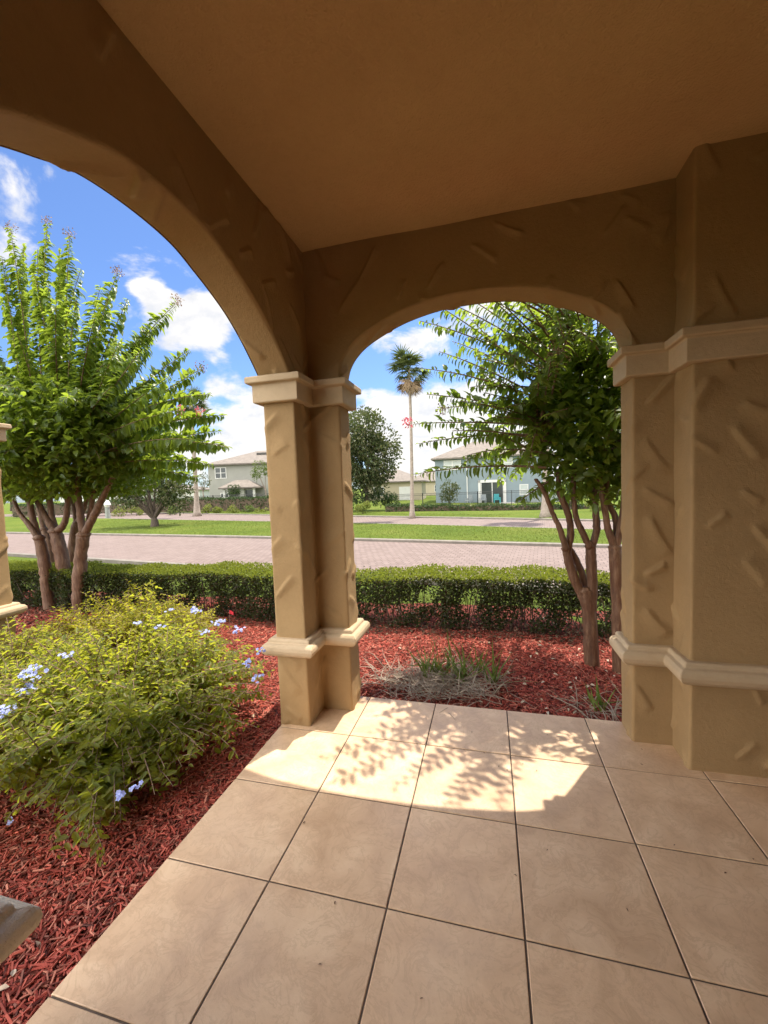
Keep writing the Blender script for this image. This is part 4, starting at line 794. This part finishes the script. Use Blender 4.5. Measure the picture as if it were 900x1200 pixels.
wall_box(h5, M5, (-16, 0, -.3), (11, 9, 2.6), 'white'); m = MB(); hip(m, M5, -16, 11, 0, 9, 2.65, 1.0, .4); m.build('roof', M['roof'], h5); window(h5, M5, 5.5, 6.7, .9, 1.9, 0, 1)

# metal fences
def fence(label, pts, h, seed):
    P = [np.asarray(p, float) for p in pts]; root = empty('metal_fence', P[0]); tag(root, label, 'fence'); rails = MB(); pk = MB(); 
    for a, b in zip(P[:-1], P[1:]):
        L = np.linalg.norm(b-a); n = max(1, int(L/2.4))
        for i in range(n+1): q = a+(b-a)*i/n; pb = MB(); pb.box(q-NP(.035, .035, .2), q+NP(.035, .035, h+.06)); pb.build('post', M['black'], root)
        for z in (h, h-.18, .15): rails.tube([a+NP(0, 0, z), b+NP(0, 0, z)], .02, 4)
        m_ = int(L/.13)
        for i in range(m_): q = a+(b-a)*(i+.5)/m_; pk.box(q+NP(-.008, -.008, .1), q+NP(.008, .008, h))
    rails.build('rail', M['black'], root); pk.build('pickets', M['black'], root)
def onground(x, D, z): d = on_d(x, 590, D); return NP(d[0], d[1], z)
fence('thin black metal fence in front of the blue-grey house', [onground(464, 44, -.85), onground(560, 43, -.88), onground(640, 42, -.88)], 1.45, 1)
fence('thin black metal fence behind the far hedge before the grey house', [onground(150, 52, -.3), onground(250, 48, -.3), onground(330, 46, -.3)], 1.5, 2)
a = onground(622, 46, -.9); bf = empty('board_fence', a); tag(bf, 'grey board privacy fence panel at the right end of the blue-grey house', 'fence')
m = MB()
for i in range(22): m.box(a+NP(i*.16, 0, 0), a+NP(i*.16+.15, .03, 1.75+.01*(i % 3)))
m.build('boards', M['greyfence'], bf); m = MB(); m.box(a+NP(0, .031, .3), a+NP(3.5, .08, .4)); m.box(a+NP(0, .031, 1.4), a+NP(3.5, .08, 1.5)); m.build('rail', M['greyfence'], bf)

# patio furniture, car and post
def chair(label, p, rz, mat, cat='chair', grp=None):
    r = empty('patio_chair', p, rz); Mx = frame(p, rz); tag(r, label, cat, grp); m = MB(); m.box((-.3, -.28, .36), (.3, .3, .43), Mx); m.build('seat', M[mat], r)
    m = MB()
    for i in range(5): m.box((-.29+i*.12, .3, .43), (-.19+i*.12, .36, 1.05), Mx)
    m.box((-.3, .29, .9), (.3, .299, .97), Mx); m.build('backrest', M[mat], r)
    for sx in (-1, 1):
        m = MB(); m.box((sx*.33-.04, -.3, .6), (sx*.33+.04, .32, .64), Mx); m.build('armrest', M[mat], r)
        for sy in (-.26, .27): m = MB(); m.box((sx*.33-.03, sy-.03, 0), (sx*.33+.03, sy+.03, .6), Mx); m.build('leg', M[mat], r)
def loc2(x, y, z=.03): return tuple(M2 @ Vector((x, y, z)))
chair('teal patio chair in front of the dark sliding door', loc2(7.2, -1.1), R(10), 'teal'); chair('dark patio chair left of the teal one on the patio', loc2(5.6, -1.2), R(-15), 'greyfence'); chair('dark low chair on the patio slab left of the sliding door', loc2(4.0, -1.4), R(-30), 'greyfence')
tp = M1 @ Vector((3.9, -3.3, 0)); tb_ = empty('patio_table', tp, R(14.5)); MT = frame(tp, R(14.5)); tag(tb_, 'small brown patio table with a pale top before the grey house', 'table')
m = MB(); m.box((-.6, -.45, .72), (.6, .45, .78), MT); m.build('table_top', M['concrete'], tb_)
for sx in (-.5, .5):
    for sy in (-.35, .35): m = MB(); m.box((sx-.05, sy-.05, -.1), (sx+.05, sy+.05, .72), MT); m.build('leg', M['brownwood'], tb_)
m = MB(); m.box((-.44, -.3, .3), (.44, .3, .7), MT); m.build('apron', M['brownwood'], tb_)
cp = on_d(505.5, 580.5, 88); cp[2] = -.75; MC = frame(cp, R(80)); car = empty('parked_car', cp, R(80)); tag(car, 'white parked car far away between the beige and blue-grey houses', 'car')
prof = [(-2.1, .35), (-2.15, .75), (-1.95, .95), (-1.3, 1.0), (-.75, 1.42), (.7, 1.45), (1.35, 1.0), (2.0, .9), (2.15, .65), (2.1, .35)]
m = MB(); L = [tuple(MC @ Vector((x, -.85, z))) for x, z in prof]; Rr = [tuple(MC @ Vector((x, .85, z))) for x, z in prof]; k = len(prof)
m.add(L+Rr, [tuple(range(k)), tuple(range(2*k-1, k-1, -1))]+[(i, i+k, (i+1) % k+k, (i+1) % k) for i in range(k)]); m.build('body', M['white'], car)
m = MB(); m.add([tuple(MC @ Vector(p)) for p in [(-1.28, -.7, 1.03), (-1.28, .7, 1.03), (-.8, .65, 1.40), (-.8, -.65, 1.40)]], [(0, 1, 2, 3)]); o = m.build('windscreen', M['glass'], car); o.data.transform(Matrix.Translation((-.03, 0, .03)))
for sx in (-1.3, 1.3):
    for sy in (-.86, .86):
        q = MC @ Vector((sx, sy, .33)); ax = MC.to_3x3() @ Vector((0, 1, 0)); m = MB(); m.tube([np.array(q-ax*.1), np.array(q+ax*.1)], .33, 14); m.build('wheel', M['tyre'], car)
up = on_d(126.5, 606, 38); uo = empty('utility_post', up); tag(uo, 'small grey post with a white top on the far verge behind the left trunks', 'post')
m = MB(); m.tube([up-NP(0, 0, .2), up+NP(0, 0, .95)], [.22, .18], 10); m.build('base', M['greypost'], uo); m = MB(); m.tube([up+NP(0, 0, .95), up+NP(.05, 0, 1.2), up+NP(.1, 0, 1.55)], [.2, .3, .12], 10); m.build('cap', M['white'], uo)

# ---------------------------------------------------------------- light
SUN = unit(NP(.218, .345, 1.0)); elev = math.asin(SUN[2])
sl = bpy.data.lights.new('sun', 'SUN'); so = bpy.data.objects.new('sun', sl); COL.objects.link(so); sl.energy = 3.6; sl.angle = R(.53); sl.color = (1, .92, .79)
so.rotation_euler = Vector(SUN).to_track_quat('Z', 'Y').to_euler()
w = bpy.data.worlds.new('World'); sc.world = w; w.use_nodes = True; nt = w.node_tree
bg = nt.nodes['Background']
sky = nd(nt, 'ShaderNodeTexSky'); sky.sky_type = 'NISHITA'; sky.sun_disc = False; sky.sun_elevation = elev; sky.sun_rotation = math.atan2(SUN[0], SUN[1]); sky.altitude = 0; sky.air_density = 1.0; sky.dust_density = .6; sky.ozone_density = 1.5
tc = nt.nodes.new('ShaderNodeTexCoord'); D = tc.outputs['Generated']
# clouds: fractal noise in direction space, thickened round a few cloud banks
mp = nd(nt, 'ShaderNodeMapping'); mp.inputs['Scale'].default_value = (1, 1, 1.7); mp.inputs['Location'].default_value = (.35, .1, .2); nt.links.new(D, mp.inputs[0])
n1 = noise(nt, mp.outputs[0], 5.5, 9, .58, .25)
acc = None
def blob(x, y, rx, ry, amp):
    global acc
    d = unit(ray(x, y)); k = FPX*1.0
    sb = nd(nt, 'ShaderNodeVectorMath', _operation='SUBTRACT'); nt.links.new(D, sb.inputs[0]); sb.inputs[1].default_value = tuple(d)
    ml = nd(nt, 'ShaderNodeVectorMath', _operation='MULTIPLY'); nt.links.new(sb.outputs[0], ml.inputs[0]); ml.inputs[1].default_value = (FPX/rx, FPX/rx, FPX/ry)
    ln = nd(nt, 'ShaderNodeVectorMath', _operation='LENGTH'); nt.links.new(ml.outputs[0], ln.inputs[0])
    mr = nd(nt, 'ShaderNodeMapRange', _interpolation_type='SMOOTHSTEP'); nt.links.new(ln.outputs['Value'], mr.inputs[0]); mr.inputs[1].default_value = 0; mr.inputs[2].default_value = 1.6; mr.inputs[3].default_value = amp; mr.inputs[4].default_value = 0
    if acc is None: acc = mr.outputs[0]
    else:
        a = nd(nt, 'ShaderNodeMath', _operation='ADD'); nt.links.new(acc, a.inputs[0]); nt.links.new(mr.outputs[0], a.inputs[1]); acc = a.outputs[0]
for b in [(238, 374, 50, 32, .27), (195, 396, 40, 20, .15), (265, 345, 26, 24, .12), (205, 285, 50, 34, .16), (20, 235, 30, 46, .145), (90, 215, 46, 18, .125), (178, 342, 16, 8, .15), (285, 500, 90, 60, .28), (170, 340, 20, 12, .1),
          (485, 400, 70, 30, .26), (480, 500, 90, 52, .34), (440, 395, 20, 30, .1), (560, 520, 200, 60, .2), (420, 460, 26, 16, .05), (150, 540, 200, 40, .2), (800, 400, 200, 160, .2), (-150, 400, 120, 120, .2)]: blob(*b)
ad = nd(nt, 'ShaderNodeMath', _operation='ADD'); nt.links.new(n1.outputs[0], ad.inputs[0]); nt.links.new(acc, ad.inputs[1])
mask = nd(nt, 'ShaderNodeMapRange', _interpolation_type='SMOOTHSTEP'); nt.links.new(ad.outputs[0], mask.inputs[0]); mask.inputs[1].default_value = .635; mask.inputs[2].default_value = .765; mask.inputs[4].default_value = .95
n2 = noise(nt, mp.outputs[0], 13, 6, .6, .2)
CLW = 3.45
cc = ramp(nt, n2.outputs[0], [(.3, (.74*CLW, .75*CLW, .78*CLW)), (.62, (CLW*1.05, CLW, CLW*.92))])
tint = mixc(nt, 1.0, sky.outputs[0], (.41, .50, .66), 'MULTIPLY')
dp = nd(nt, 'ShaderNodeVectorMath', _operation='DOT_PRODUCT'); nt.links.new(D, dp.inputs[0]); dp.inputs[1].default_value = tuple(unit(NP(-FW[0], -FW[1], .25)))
bk = nd(nt, 'ShaderNodeMapRange', _interpolation_type='SMOOTHSTEP'); nt.links.new(dp.outputs['Value'], bk.inputs[0]); bk.inputs[1].default_value = -.42; bk.inputs[2].default_value = .25  # thicker, brighter cloud out of view behind the camera, added to whiten the shade
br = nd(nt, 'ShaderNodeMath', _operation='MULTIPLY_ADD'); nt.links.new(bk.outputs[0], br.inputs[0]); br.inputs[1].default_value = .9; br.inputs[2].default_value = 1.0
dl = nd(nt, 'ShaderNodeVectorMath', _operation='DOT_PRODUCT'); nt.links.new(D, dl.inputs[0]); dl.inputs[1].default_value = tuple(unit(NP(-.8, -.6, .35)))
bl = nd(nt, 'ShaderNodeMapRange', _interpolation_type='SMOOTHSTEP'); nt.links.new(dl.outputs['Value'], bl.inputs[0]); bl.inputs[1].default_value = .45; bl.inputs[2].default_value = .85; bl.inputs[4].default_value = 2.9  # unseen bright cloud region to the left, added to light the porch inside
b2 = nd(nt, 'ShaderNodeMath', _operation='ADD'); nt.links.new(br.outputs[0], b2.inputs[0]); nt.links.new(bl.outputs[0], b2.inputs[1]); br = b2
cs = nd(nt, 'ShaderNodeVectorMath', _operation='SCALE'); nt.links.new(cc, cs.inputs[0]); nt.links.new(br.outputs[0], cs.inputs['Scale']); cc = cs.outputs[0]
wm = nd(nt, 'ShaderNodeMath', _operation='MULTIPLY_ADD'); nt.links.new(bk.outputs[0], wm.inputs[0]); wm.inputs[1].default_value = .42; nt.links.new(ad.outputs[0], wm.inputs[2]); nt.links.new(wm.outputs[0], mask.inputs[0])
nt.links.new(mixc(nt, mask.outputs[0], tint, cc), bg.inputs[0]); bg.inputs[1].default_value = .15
vs = sc.view_settings; vs.view_transform = 'Standard'; vs.look = 'None'; vs.exposure = 1.2; vs.gamma = 1; vs.use_curve_mapping = False
sc.cycles.max_bounces = 10; sc.cycles.diffuse_bounces = 7; sc.cycles.transmission_bounces = 6; sc.cycles.use_denoising = True
